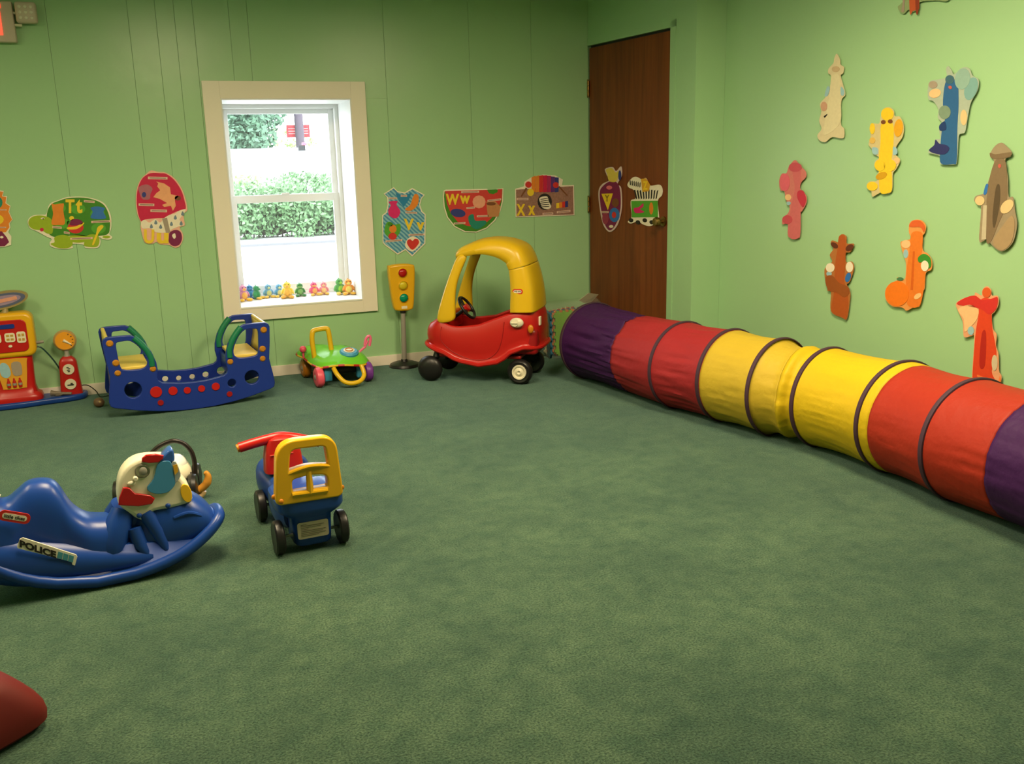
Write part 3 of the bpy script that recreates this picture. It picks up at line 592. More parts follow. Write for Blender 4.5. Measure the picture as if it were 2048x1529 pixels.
c = Card('yellow_crayon_cutout', 'yellow crayon cut-out with a banana and tall yellow hat', 'wall decoration', *RW, R4, [(885, 490), (925, 475), (960, 500), (970, 545), (1010, 550), (1038, 620), (1030, 700), (985, 770), (970, 830), (1010, 880), (980, 950), (955, 985), (950, 1100), (925, 1135), (860, 1130), (800, 1160), (790, 1120), (755, 1080), (775, 1045), (830, 1040), (830, 1000), (850, 960), (815, 930), (820, 890), (850, 860), (810, 830), (790, 790), (770, 760), (785, 700), (780, 620), (800, 600), (850, 600), (862, 550)], pr('pale yellow grey', (205, 190, 140)), GR, off)
c.add('body', [(870, 600), (955, 600), (960, 760), (945, 900), (950, 1090), (925, 1130), (860, 1125), (850, 980), (850, 860), (862, 740)], yel); c.el('hat', 915, 530, 48, 50, yel, lv=2); c.el('eye', 885, 590, 18, 16, brn, lv=3); c.el('eye', 938, 585, 18, 16, brn, lv=3); c.el('sun_shield', 1000, 635, 34, 68, pr('deep yellow', (225, 165, 30)), .1, 2); c.el('banana', 800, 640, 20, 42, yel, 0, 2); c.el('banana', 800, 730, 22, 24, pr('light gold', (220, 180, 90)), 0, 2)
c.add('sleeve', [(800, 785), (840, 790), (840, 835), (805, 830)], lbl, lv=2); c.add('sleeve', [(960, 780), (985, 790), (990, 830), (960, 840)], lbl, lv=2); c.el('lemon', 860, 920, 42, 44, yel, 0, 3); c.el('lemon', 935, 920, 48, 46, yel, 0, 3); c.el('corn', 870, 1000, 45, 26, pr('corn', (205, 155, 20)), -.4, 3); c.el('duck', 800, 1080, 42, 34, yel, 0, 3); c.el('hand', 985, 885, 22, 24, skin, 0, 2)
c = Card('pink_crayon_cutout', 'pink crayon cut-out with a balloon, farthest left of the middle row', 'wall decoration', *RW, R4, [(205, 880), (240, 920), (285, 965), (290, 1010), (255, 1050), (245, 1100), (290, 1150), (292, 1210), (260, 1270), (248, 1290), (245, 1450), (225, 1478), (155, 1465), (150, 1370), (110, 1370), (112, 1320), (150, 1290), (165, 1240), (135, 1180), (125, 1120), (95, 1110), (85, 1040), (105, 985), (140, 980), (160, 930)], pr('rose', (205, 120, 115)), GR, off)
c.add('body', [(190, 960), (250, 960), (245, 1100), (250, 1290), (240, 1465), (160, 1460), (175, 1250), (205, 1100)], pr('crayon pink', (205, 105, 110))); c.el('balloon', 130, 1050, 38, 68, pr('balloon pink', (222, 100, 120)), 0, 2); c.el('hat', 210, 935, 50, 36, pr('rose red', (195, 80, 95)), 0, 2); c.add('flamingo', [(230, 1120), (270, 1115), (292, 1180), (270, 1240), (240, 1200), (225, 1160)], pr('flamingo red', (195, 50, 75)), lv=2); c.el('pig', 150, 1335, 38, 34, pr('pig rose', (195, 75, 90)), 0, 2); c.el('hand', 155, 1165, 24, 24, skin, 0, 2); c.el('sleeve', 160, 1210, 16, 14, lbl, 0, 3)
c = Card('blue_crayon_cutout', 'blue crayon cut-out with a pale balloon, top right of the group', 'wall decoration', *RW, R5, [(615, 48), (640, 80), (660, 110), (720, 60), (775, 65), (800, 120), (845, 150), (840, 230), (790, 320), (770, 400), (755, 490), (740, 555), (700, 570), (690, 640), (680, 780), (655, 800), (555, 795), (550, 735), (465, 710), (470, 690), (505, 680), (515, 610), (555, 600), (545, 540), (565, 480), (535, 440), (540, 380), (505, 320), (460, 290), (470, 170), (540, 150), (600, 130), (598, 70)], pr('pale grey blue', (165, 180, 165)), GR, off)
c.add('body', [(600, 160), (680, 165), (695, 320), (685, 520), (680, 770), (650, 795), (560, 790), (555, 680), (570, 520), (600, 420), (575, 340)], pr('crayon blue', (40, 95, 150))); c.el('hat', 628, 150, 34, 34, pr('slate', (60, 100, 120)), 0, 2); c.el('balloon', 725, 145, 58, 82, pr('pale aqua', (140, 175, 165)), .2, 2); c.el('balloon', 790, 220, 48, 90, pr('aqua', (120, 165, 165)), .3, 1); c.el('mouth', 632, 210, 14, 12, pr('brick', (190, 90, 80)), .5, 3); c.el('hand', 515, 255, 46, 34, skin, -.3, 2); c.el('cuff', 500, 190, 34, 28, gry, 0, 2)
c.el('button', 590, 400, 46, 52, pr('sage', (120, 145, 125)), 0, 3); c.add('bluebird', [(470, 690), (510, 650), (520, 610), (550, 640), (600, 650), (625, 680), (590, 720), (520, 715)], pr('deep navy', (40, 45, 105)), lv=3); c.el('hand', 735, 440, 26, 60, pr('pale skin', (215, 190, 140)), 0, 2); c.add('fish', [(550, 500), (590, 470), (600, 530), (555, 540)], pr('dark blue', (25, 55, 110)), lv=3)
c = Card('grey_crayon_cutout', 'grey crayon cut-out in a wide hat, far right edge', 'wall decoration', *RW, R5, [(975, 655), (1020, 632), (1060, 660), (1100, 705), (1090, 740), (1050, 765), (1070, 900), (1075, 1040), (1110, 1050), (1125, 1150), (1140, 1260), (1110, 1390), (1040, 1458), (990, 1450), (940, 1405), (905, 1370), (880, 1385), (850, 1370), (865, 1110), (815, 1080), (825, 1040), (890, 1015), (920, 930), (965, 780), (935, 740), (940, 705)], pr('warm grey', (150, 135, 110)), GR, off)
c.add('body', [(975, 770), (1050, 770), (1065, 920), (1060, 1100), (1000, 1250), (940, 1390), (905, 1360), (915, 1000)], pr('crayon grey', (125, 105, 80))); c.add('dark_stripe', [(980, 980), (1010, 960), (1010, 1100), (970, 1280), (955, 1200)], pr('umber', (85, 70, 50)), lv=2); c.add('hat_brim', [(935, 710), (980, 720), (1095, 705), (1090, 735), (1020, 755), (950, 750)], pr('taupe', (120, 100, 75)), lv=2); c.el('mouth', 1010, 810, 12, 16, pr('brick', (190, 90, 80)), 0, 3); c.el('hand', 858, 1075, 36, 36, pr('pale skin', (215, 190, 140)), 0, 2); c.el('hand', 1065, 1120, 40, 62, pr('pale skin', (215, 190, 140)), .7, 2); c.add('cane', [(885, 1110), (912, 1110), (905, 1370), (870, 1375)], pr('silver', (190, 180, 155)), False, 2); c.add('elephant', [(960, 1380), (1030, 1270), (1100, 1190), (1125, 1260), (1100, 1390), (1040, 1450), (990, 1440)], pr('stone', (165, 140, 105)), lv=2); c.add('sleeve', [(905, 950), (925, 960), (905, 1025), (885, 1020)], blu, lv=1)
c = Card('brown_crayon_cutout', 'brown crayon cut-out with antler shaped hat, above the tunnel', 'wall decoration', *RW, R6, [(285, 158), (318, 180), (320, 235), (380, 240), (350, 305), (312, 315), (315, 390), (360, 385), (380, 440), (345, 550), (320, 575), (348, 640), (345, 710), (322, 855), (280, 848), (190, 795), (190, 640), (160, 625), (165, 560), (142, 525), (140, 440), (200, 385), (180, 330), (210, 280), (188, 240), (200, 210), (250, 225), (255, 180)], pr('light brown', (175, 110, 55)), GR, off)
c.add('body', [(258, 180), (300, 170), (315, 240), (308, 400), (302, 560), (335, 700), (320, 848), (280, 840), (195, 790), (215, 640), (225, 420), (245, 280)], pr('crayon brown', (175, 85, 30))); c.el('antler', 220, 250, 34, 20, pr('dark brown', (95, 45, 25)), .6, 2); c.el('antler', 345, 270, 36, 24, pr('dark brown', (95, 45, 25)), -.6, 2); c.el('glove', 185, 435, 36, 38, white, 0, 2); c.el('glove', 345, 430, 30, 44, white, 0, 2); c.el('sleeve', 332, 515, 22, 40, blu, .3, 1); c.add('squirrel', [(145, 520), (200, 500), (260, 560), (330, 590), (345, 640), (300, 680), (240, 640), (170, 620)], pr('russet', (150, 80, 30)), lv=2); c.el('sleeve', 175, 485, 22, 20, lbl, 0, 1)
c = Card('orange_crayon_cutout', 'orange crayon cut-out with a round pumpkin at its foot', 'wall decoration', *RW, R6, [(840, 70), (880, 40), (940, 45), (975, 90), (965, 150), (945, 180), (950, 290), (990, 320), (1025, 380), (1020, 450), (975, 480), (965, 600), (950, 640), (925, 750), (870, 765), (815, 790), (780, 765), (700, 755), (645, 700), (640, 620), (680, 565), (735, 540), (740, 515), (800, 530), (810, 400), (790, 330), (765, 240), (780, 215), (850, 195), (835, 140)], pr('pale orange', (225, 150, 80)), GR, off)
c.add('body', [(860, 150), (945, 150), (945, 280), (930, 400), (970, 470), (960, 600), (925, 745), (850, 760), (815, 700), (815, 480), (840, 300)], pr('crayon orange', (225, 120, 35))); c.add('stripe', [(870, 300), (885, 300), (870, 620), (850, 620)], pr('burnt orange', (205, 95, 20)), False, 2); c.add('cap', [(838, 90), (870, 48), (930, 48), (968, 90), (960, 140), (930, 100), (870, 100)], pr('rust orange', (215, 95, 40)), lv=2); c.add('pumpkin', circ(740, 650, 98, 26, 104), pr('pumpkin', (235, 120, 20)), False, 3); c.el('pumpkin_stem', 765, 528, 28, 14, pr('stem green', (70, 120, 80)), 0, 4); c.add('green_glove_cuff', [(915, 350), (960, 320), (1010, 350), (1022, 410), (1000, 440), (960, 390), (920, 390)], pr('kelly green', (55, 140, 45)), lv=3); c.el('glove', 970, 420, 32, 44, white, 0, 4); c.el('hand', 812, 240, 38, 34, skin, 0, 2); c.el('sleeve', 810, 320, 20, 36, lbl, 0, 1); c.el('fish_picture', 910, 670, 34, 20, pr('pale peach', (235, 190, 130)), -.6, 3)
c = Card('red_crayon_cutout', 'red crayon cut-out with long red body, lowest on the right', 'wall decoration', *RW, R6, [(1480, 588), (1515, 620), (1520, 665), (1570, 670), (1575, 740), (1545, 800), (1520, 830), (1530, 940), (1560, 990), (1555, 1080), (1575, 1150), (1580, 1290), (1600, 1330), (1590, 1400), (1540, 1445), (1470, 1425), (1370, 1390), (1355, 1340), (1375, 1020), (1350, 1000), (1290, 1005), (1280, 880), (1240, 790), (1225, 730), (1290, 685), (1370, 670), (1385, 640), (1435, 665), (1445, 615)], pr('pale red', (225, 160, 120)), GR, off)
c.add('body', [(1430, 700), (1510, 700), (1520, 830), (1528, 950), (1560, 1150), (1520, 1290), (1560, 1400), (1460, 1415), (1368, 1380), (1362, 1330), (1385, 1000), (1410, 840)], pr('crayon red', (215, 65, 30))); c.add('dark_stripe', [(1440, 980), (1475, 980), (1465, 1240), (1420, 1240)], pr('deep red', (175, 30, 20)), lv=2); c.add('wing_scarf', [(1232, 730), (1300, 685), (1380, 665), (1440, 700), (1520, 690), (1570, 680), (1560, 770), (1500, 820), (1440, 780), (1360, 760), (1290, 750)], redp, lv=2); c.el('hat', 1480, 640, 36, 42, pr('red orange', (215, 90, 35)), 0, 3); c.add('glove', [(1245, 780), (1340, 740), (1410, 780), (1400, 860), (1340, 930), (1300, 960), (1290, 860)], skin, lv=2); c.el('sleeve', 1350, 955, 26, 36, lbl, 0, 3); c.el('white_patch', 1545, 1220, 24, 66, pr('pale grey', (205, 190, 160)), 0, 2); c.add('watermelon_slice', [(1400, 1320), (1480, 1350), (1570, 1370), (1590, 1330), (1595, 1390), (1540, 1425), (1450, 1390)], pr('salmon', (235, 120, 60)), lv=3)
cT = crop(1760, 0, 8.533)
c = Card('rust_crayon_cutout', 'rust red crayon cut-out cut off by the top edge', 'wall decoration', *RW, cT, [(340, 120), (400, 60), (430, -60), (440, -900), (560, -1100), (700, -1000), (740, -700), (1250, -250), (1200, 10), (1000, 10), (720, 40), (690, 160), (580, 205), (520, 170), (450, 235), (390, 215)], pr('pale sage', (140, 160, 115)), GR, off)
c.add('body', [(545, -900), (700, -900), (710, 60), (690, 150), (600, 190), (545, 170)], pr('crayon rust', (190, 85, 45)), True); c.add('dark_side', [(640, -900), (700, -900), (705, 100), (650, 160)], pr('deep rust', (140, 55, 30)), True, 2); c.add('grey_glove', [(420, -100), (470, -100), (460, 60), (450, 200), (405, 190), (430, 60)], gry, True, 2)

# ================================================================== EXIT SIGN
EX = lambda u, v, h=0: plane_at(u, v, (0, WY, 0), (1, 0, 0))+Vector((0, -h, 0))
p0 = EX(-150, 84); p1 = EX(25, 6)
t = thing('exit_sign', 'lit exit sign with glowing red letters at the upper left', 'exit sign', ((p0.x+p1.x)/2, WY, p0.z))
L = t.location.copy()
ob('housing', bbox(Vector(((p0.x+p1.x)/2, WY-.03, (p0.z+p1.z)/2))-L, (p1.x-p0.x, .06, p1.z-p0.z), .008), mat('beige plastic', (.60, .50, .42), .5), t)
me = mat('red glow', (.6, .02, .01), .5, emit=(1, .09, .04), estr=1.5)
def bar(u0, v0, u1, v1, name='letter_stroke', rot=0):
    pass
for nm, strokes in (('letter', [(-140, 12, -128, 74), (-128, 12, -108, 22), (-128, 38, -112, 47), (-128, 64, -108, 74)]), ('letter', []), ('letter', [(-48, 12, -36, 74)]), ('letter', [(-18, 9, 3, 19), (-7, 25, 3, 73)])):
    if not strokes:
        bm = BM(); a, b2 = EX(-98, 12, .063)-L, EX(-62, 74, .063)-L; cc, dd = EX(-62, 12, .063)-L, EX(-98, 74, .063)-L
        for q, r2 in ((a, b2), (cc, dd)): tube(bm, [q, r2], .008, 8)
        ob(nm, bm, me, t); continue
    bm = BM()
    for u0, v0, u1, v1 in strokes:
        a = EX(u0, v1, .062)-L; b2 = EX(u1, v0, .062)-L; box(bm, (a+b2)/2, (abs(b2.x-a.x), .006, abs(b2.z-a.z)), .0015)
    ob(nm, bm, me, t, False)
for a_, b_ in (((24, 27), (40, 30)), ((26, 52), (46, 53))):
    q0, q1 = EX(*a_, .04)-L, EX(*b_, .04)-L; ob('arm', btube([q0, q1], .007, 10), M_cream, t)
q = EX(54.5, 28.5, .045)-L; bm = BM(); box(bm, q, (.105, .06, .11), .018)
hd = ob('lamp_head', bm, mat('beige plastic', (.60, .50, .42), .5), t)
bm = BM()
for i in range(3):
    for j in range(3): ell(bm, q+Vector(((i-1)*.028, -.031, (j-1)*.028)), (.009, .004, .009), 10)
ob('lens_facets', bm, mat('lens', (.75, .7, .6), .15), hd)

# ================================================================== TOY CAR (red and yellow)
A = floor_at(1037, 772); hdg = Vector((-.81, .585, 0)).normalized(); lf = Vector((-hdg.y, hdg.x, 0))
cpos = A+hdg*.28-lf*.2
car = thing('ride_in_car', 'red and yellow ride-in toy car with black wheels beside the tunnel', 'toy car', (cpos.x, cpos.y, 0), math.atan2(hdg.y, hdg.x))
def interp(tab, x):
    tab = sorted(tab); 
    if x <= tab[0][0]: return tab[0][1]
    for (a, b), (c, d) in zip(tab, tab[1:]):
        if x <= c:
            t = (x-a)/(c-a); t = t*t*(3-2*t)*.5+t*.5; return b+(d-b)*t
    return tab[-1][1]
ZT = [(-.16, .44), (-.08, .462), (.048, .432), (.145, .402), (.215, .372), (.278, .352), (.404, .350), (.46, .366), (.50, .392), (.56, .365), (.61, .34)]
ZB = [(-.16, .205), (-.11, .215), (-.022, .223), (.047, .198), (.118, .137), (.188, .113), (.286, .112), (.363, .136), (.467, .186), (.584, .222), (.61, .225)]
NA = 72; rows = []
def plan(k, a=.35, b=.2, n=4.2):
    t = 2*PI*k/NA; c, s = math.cos(t), math.sin(t)
    return math.copysign(abs(c)**(2/n), c), math.copysign(abs(s)**(2/n), s)
def tubring(tt):
    rg = []
    for k in range(NA):
        cx, cy = plan(k); s = .242+cx*.35; zt, zb = interp(ZT, s), interp(ZB, s)
        z = zb+(zt-zb)*tt; bulge = .012*math.sin(PI*tt)-.02*max(0, tt-.8)*2+(.018 if tt < .06 else (.006 if tt < .12 else 0))
        rg.append(Vector((.242-.28+cx*(.35+bulge), cy*(.195+bulge), z)))
    return rg
bm = BM(); loft(bm, [tubring(t_) for t_ in (0, .04, .09, .14, .3, .5, .7, .85, .95, 1)], cap=False)
o = ob('body', bm, M_red, car); solid(o, .014); 
bm = BM(); top = tubring(1.0)
def cappoly(cond, zoff=0):
    pts = [p for p in top if cond(p.x+.28)]; pts.sort(key=lambda p: math.atan2(p.y, (p.x+.28-.235))); return pts
f_ = [Vector((p.x, p.y*.97, p.z-.004)) for p in top if p.x+.28 > .49]; f_.sort(key=lambda p: p.y)
bmh = BM(); n_ = len(f_)//2
rowsA = [[Vector((.49-.28+(q.x-(.49-.28))*s_, q.y*(1 if s_ < 1 else 1), (interp(ZT, .49)*(1-s_)+q.z*s_)+.012*math.sin(PI*s_))) for s_ in (0, .25, .5, .75, 1)] for q in f_]
grid(bmh, rowsA); o = ob('hood', bmh, M_red, car); solid(o, .008)
ob('dashboard', bbox((.475-.28, 0, .355), (.03, .36, .11), .012), M_red, car)
ob('seat', bbox((.0-.28, 0, .26), (.22, .34, .16), .03), M_dred, car)
f_ = [Vector((p.x, p.y*.97, p.z-.004)) for p in top if p.x+.28 < .03]; f_.sort(key=lambda p: p.y)
bmh = BM(); grid(bmh, [[Vector((.03-.28+(q.x-(.03-.28))*s_, q.y, .44*(1-s_)+q.z*s_)) for s_ in (0, .5, 1)] for q in f_]); o = ob('rear_deck', bmh, M_red, car); solid(o, .008)
ob('floor_pan', bbox((-.03, 0, .165), (.52, .34, .02), .008), M_dred, car)
for sy in (-1, 1):   # door seam and door recess line
    pts = []
    for s, z in [(.475, .345), (.482, .27), (.42, .205), (.34, .165), (.27, .150), (.19, .158), (.13, .2), (.10, .26), (.085, .33), (.08, .385)]:
        cx = (s-.242)/.35; cy = max(0, 1-abs(cx)**4.2)**(1/4.2); zt, zb = interp(ZT, s), interp(ZB, s); tt = (z-zb)/(zt-zb); bl = .012*math.sin(PI*max(0, min(1, tt)))
        pts.append((s-.28, sy*(cy*(.195+bl)+.0005), z))
    ob('door_seam', btube(spline(pts, 5), .0022, 6), M_dred, car)
lip = [Vector((p.x, p.y, p.z+.008)) for p in tubring(0)]; ob('bottom_lip', btube(lip, .0125, 8, closed=True), M_red, car)
for sy in (-1, 1):
    # rear wheels
    bm = BM(); y = sy*.155
    lathe(bm, [(.03, -.028), (.062, -.027), (.073, -.02), (.077, -.008), (.077, .008), (.073, .02), (.062, .027), (.045, .022), (.03, .02)], (-.28, y, .077), (0, 1, 0), 32)
    wh = ob('rear_wheel', bm, M_black, car)
    bm = BM(); lathe(bm, [(0, .016), (.012, .03), (.02, .022), (.03, .018), (.036, .026), (.043, .027), (.045, .02), (.045, -.02), (0, -.02)], (-.28, y+sy*.004, .077), (0, sy, 0), 28); ob('hub', bm, M_cream, wh)
    # front casters
    bm = BM(); y = sy*.165; lathe(bm, [(0, -.036), (.03, -.034), (.058, -.026), (.075, -.012), (.08, 0), (.075, .012), (.058, .026), (.03, .034), (0, .036)], (.29, y, .08), (0, 1, 0), 32); ob('front_wheel', bm, M_black, car)
    bm = BM(); tube(bm, [(.235, y-sy*.02, .205), (.242, y, .165), (.27, y-sy*.045, .13), (.29, y-sy*.045, .08)], [.02, .022, .018, .012], 10); ob('caster_fork', bm, M_black, car)
cyl_b = BM(); cyl(cyl_b, (-.28, 0, .077), (0, 1, 0), .008, .30, 10); ob('rear_axle', cyl_b, M_metal, car)
# canopy: swept channel section
def canopy(name, path, m):
    """path rows: (x, z, nx, nz, halfwidth, skirt)"""
    rows = []
    PA = spline([Vector(p[:3]) for p in path], 5); PB = spline([Vector(p[3:]) for p in path], 5)
    for (x, z, nx), (nz, hw, sk) in zip(PA, PB):
        n = Vector((nx, 0, nz)).normalized(); row = []
        prof = [(-hw-.006, -sk), (-hw-.004, -sk*.6), (-hw, -.035), (-hw+.008, -.014), (-hw+.026, -.002), (-hw*.5, .006), (0, .009), (hw*.5, .006), (hw-.026, -.002), (hw-.008, -.014), (hw, -.035), (hw+.004, -sk*.6), (hw+.006, -sk)]
        for y, d in prof: row.append(Vector((x-.28, y, z))+n*d)
        rows.append(row)
    bm = BM(); grid(bm, rows); o = ob(name, bm, m, car); solid(o, .014, 0); return o
roof = [(.392, .762, .9, .6, .128, .014), (.386, .782, .6, .8, .138, .026), (.362, .802, .35, .93, .144, .04), (.315, .822, .3, 1, .148, .055), (.26, .842, .15, 1, .15, .065), (.199, .852, .0, 1, .152, .075), (.12, .85, -.12, 1, .154, .088), (.05, .834, -.35, 1, .157, .10), (-.002, .805, -.65, .8, .160, .104), (-.030, .76, -.9, .45, .164, .102), (-.048, .712, -1, .25, .166, .100)]
canopy('roof', roof, M_yel)
rear = [(-.049, .709, -1, .22, .164, .100), (-.064, .65, -1, .2, .170, .108), (-.078, .58, -1, .15, .176, .118), (-.087, .50, -1, .08, .182, .128), (-.090, .44, -1, 0, .185, .132)]
canopy('rear_pillar', rear, M_yel)
for sy in (-1, 1):
    rg = []
    for x0, x1, z, y, th_ in [(.40, .505, .378, .172, .022), (.392, .503, .41, .172, .022), (.395, .475, .50, .168, .02), (.385, .44, .60, .162, .018), (.345, .40, .70, .154, .016), (.30, .365, .785, .146, .015)]:
        x0 -= .28; x1 -= .28; rg.append([Vector((x, sy*(y+dy), z+(-.02 if (z < .39 and x > x0+.05) else 0))) for x, dy in ((x0, -th_), (x0-.006, 0), (x0, th_), ((x0+x1)/2, th_*1.25), (x1, th_), (x1+.006, 0), (x1, -th_), ((x0+x1)/2, -th_*1.25))])
    bm = BM(); loft(bm, rg); subs(ob('front_pillar', bm, M_yel, car), 2)
# brand plate on the rear pillar, fuel cap, reflector, handle plate
def plate(par, c, n, w_, h_, txt_, tilt=0):
    M = axis_mat(c, n); 
    me_ = panel_mesh([rrect(-w_/2, -h_/2, w_/2, h_/2, h_*.45)], .0015); me_.transform(M@Matrix.Rotation(tilt, 4, 'Z')); o1 = link_mesh('badge', me_, par, pr('badge red', (200, 40, 30)))
    me_ = panel_mesh([rrect(-w_*.39, -h_*.27, w_*.39, h_*.27, h_*.25)], .002); me_.transform(M@Matrix.Rotation(tilt, 4, 'Z')); link_mesh('badge_centre', me_, o1, white)
    MM = M@Matrix.Rotation(tilt, 4, 'Z')
    put_text('badge_text', txt_, lambda a, b, d: MM@Vector((-w_*.33+a*w_*.66, -h_*.17+b*h_*.34, .0022+d)), blk, o1, depth=.0005)
    return o1
plate(car, (-.004-.28, .187, .565), (0, 1, 0), .062, .03, 'little tikes', PI)
bm = BM(); ell(bm, (.0-.28+.0, .207, .383), (.042, .02, .03), 20); lathe(bm, [(0, .03), (.022, .026), (.026, .016), (.026, 0)], (-.272, .202, .385), (0, 1, 0), 20); box(bm, (-.27, .230, .385), (.04, .012, .010), .004)
lab(ob('fuel_cap', bm, M_cream, car), 'cream white fuel cap')
bm = BM(); ell(bm, (-.08-.28+.0, .192, .345), (.018, .012, .026), 16); lab(ob('reflector', bm, M_orange, car), 'orange side reflector')
bm = BM(); box(bm, (-.395, .10, .38), (.012, .035, .055), .006); ob('number_plate', bm, M_cream, car)
# steering wheel
sw = plane_at(820+512/4.498, 460+700/4.498, (cpos.x, cpos.y), hdg); sl = car.matrix_world
loc = Vector(((sw-cpos).dot(hdg), 0, sw.z)); M = axis_mat(loc, (-.82, 0, .57))
bm = BM(); tube(bm, [M@Vector((.075*math.cos(k*PI/12), .075*math.sin(k*PI/12), 0)) for k in range(24)], .009, 10, closed=True)
for a in (90, 210, 330): tube(bm, [M@Vector((0, 0, -.012)), M@Vector((.072*math.cos(math.radians(a)), .072*math.sin(math.radians(a)), 0))], .008, 8)
sw_ = ob('steering_wheel', bm, M_black, car); bm = BM(); cyl(bm, M@Vector((0, 0, -.002)), M.to_3x3()@Vector((0, 0, 1)), .024, .03, 18); ob('horn_button', bm, M_red, sw_)
bm = BM(); tube(bm, [M@Vector((0, 0, -.01)), Vector((.195, 0, .36))], .012, 10); ob('steering_column', bm, M_black, car)

# ================================================================== TUNNEL
tun = thing('play_tunnel', 'long fabric crawl tunnel in purple, red and yellow sections', 'play tunnel', (2.7, 3.4, 0))
SP = [(2.405, 5.02, .98), (2.46, 4.62, .98), (2.53, 4.18, .98), (2.61, 3.86, .99), (2.68, 3.56, .985), (2.765, 3.32, .965), (2.80, 2.90, 1.0), (2.79, 2.53, 1.01), (2.79, 2.21, 1.03), (2.78, 1.85, 1.05), (2.77, 1.4, 1.05)]
RS = [v.x for v in spline([Vector((q[2], 0, 0)) for q in SP], 24)]
RT = .235
cl = spline([Vector((x, y, 0)) for x, y, _ in SP], 24); NSEG = 24
hoop_i = [0, 2, 3, 4, 5, 6, 7, 9, 10]
def frame_at(i):
    t = (cl[min(i+1, len(cl)-1)]-cl[max(i-1, 0)]).normalized(); return t, Vector((t.y, -t.x, 0))
def tring(i, amp, seed, n=132, rs=1.0):
    t, sd = frame_at(i); u = i/NSEG; RT = .235*RS[i]; r = RT
    d = min(abs(u-h) for h in hoop_i); sag = min(1, d*2.2)
    nb = [h for h in hoop_i if h <= u+1e-6]; h0 = nb[-1]; nx = [h for h in hoop_i if h > u+1e-6]; span = (nx[0]-h0) if nx else 1
    fr_ = (u-h0)/span; s_ = math.sin(PI*fr_)
    out = []
    for k in range(n):
        a = 2*PI*k/n
        wr = noise.noise(Vector((math.cos(a)*4+seed+u*.6, math.sin(a)*4, u*.8+seed)))*.6+noise.noise(Vector((math.cos(a)*11+u*1.2, math.sin(a)*11, u*.9+seed)))*.55+noise.noise(Vector((math.cos(a)*22, math.sin(a)*22+u*1.5, u*1.2)))*.28
        rr = r-(.020*s_ if 4 <= u <= 5 else .012*s_)+wr*amp*s_*.5*(1.2 if u < 2 else 1)
        if 4 < u < 5: rr += .036*math.exp(-((u-4.52-.10*math.sin(a+.5))/.15)**2)*(.75+.3*math.sin(a*2.3))-.010
        z = RT+rr*math.sin(a); lat = rr*math.cos(a)
        if z < .004: z = .004
        out.append(Vector((cl[i].x+sd.x*lat, cl[i].y+sd.y*lat, z))-Vector((2.7, 3.4, 0)))
    return out
def fab(name, col):
    m = mat(name, col, .55, noise_s=4, noise_a=.12, bump=.5, bump_s=26, bump_d=.006, spec=.25)
    return m
M_fp = fab('purple nylon', (.045, .009, .075)); M_fr = fab('crimson nylon', (.32, .022, .028)); M_fy = fab('yellow nylon', (.50, .355, .03)); M_fy2 = fab('bright yellow nylon', (.58, .40, .010)); M_fo = fab('orange red nylon', (.34, .026, .012))
secs = [('purple', 0, 1.22, M_fp, .034), ('red', 1.22, 3.06, M_fr, .022), ('yellow', 3.06, 4.45, M_fy, .016), ('yellow', 4.45, 6.15, M_fy2, .013), ('orange', 6.15, 7.86, M_fo, .009), ('purple', 7.86, 10, M_fp, .012)]
for i, (nm, a, b2, m_, amp) in enumerate(secs):
    i0, i1 = round(a*NSEG), round(b2*NSEG); bm = BM(); loft(bm, [tring(j, amp, 3.1) for j in range(i0, min(i1, len(cl)-1)+1)], cap=False)
    o = ob('fabric_section', bm, m_, tun); solid(o, .002, 0); lab(o, ['dark purple end section by the toy car', 'crimson fabric section', 'pale yellow fabric section', 'bright yellow fabric section', 'orange red fabric section', 'dark purple end section at the right edge'][i])
M_hoop = mat('purple binding', (.05, .02, .04), .7, bump=.3, bump_s=120)
for h in hoop_i:
    i = h*NSEG; RT = .235*RS[i]; t, sd = frame_at(i); tilt = Vector((t.x, t.y, .10)).normalized(); upv = sd.cross(tilt); upv = upv if upv.z > 0 else -upv
    ring = []
    for k in range(64):
        a = 2*PI*k/64; p = cl[i]+sd*math.cos(a)*(RT+.002)+Vector((0, 0, 1))*(RT+math.sin(a)*(RT+.002))
        p.z = max(p.z, .006); ring.append(p-Vector((2.7, 3.4, 0)))
    bm = BM(); rows = []
    for d, rr in ((-.011, 0), (-.009, .005), (0, .007), (.009, .005), (.011, 0)):
        rows.append([p+t*d+(Vector((0, 0, RT))+Vector((cl[i].x-2.7, cl[i].y-3.4, 0))-p).normalized()*(-rr) for p in ring])
    loft(bm, rows, cap=False, closed=True)
    for v in bm.verts: v.co.z = max(v.co.z, .001)
    lab(ob('hoop', bm, M_hoop, tun), 'dark purple wire hoop binding')

# ================================================================== BAG OF FOAM MATS
bc = floor_at(1133, 712)
bag = thing('mat_bag', 'clear plastic bag of foam alphabet mats between toy car and tunnel', 'bag', (bc.x+.06, bc.y+.08, 0), .15)
def foam(c, w_, h_, m_, lean, name='foam_mat'):
    pts = []; n = 6
    def edge(p, q, nrm):
        for k in range(n):
            for f_, o_ in ((k/n, 0), ((k+.3)/n, 0), ((k+.3)/n, 1), ((k+.7)/n, 1), ((k+.7)/n, 0)):
                pts.append((p[0]+(q[0]-p[0])*f_+nrm[0]*o_*.012, p[1]+(q[1]-p[1])*f_+nrm[1]*o_*.012))
    edge((-w_/2, 0.012), (w_/2, 0.012), (0, -1)); edge((w_/2, 0.012), (w_/2, h_), (1, 0)); edge((w_/2, h_), (-w_/2, h_), (0, 1)); edge((-w_/2, h_), (-w_/2, 0.012), (-1, 0))
    xf = Matrix.Translation(Vector(c))@Matrix.Rotation(lean, 4, 'X')
    return panel(name, [pts], .006, m_, None, 0, 0, xf, False)
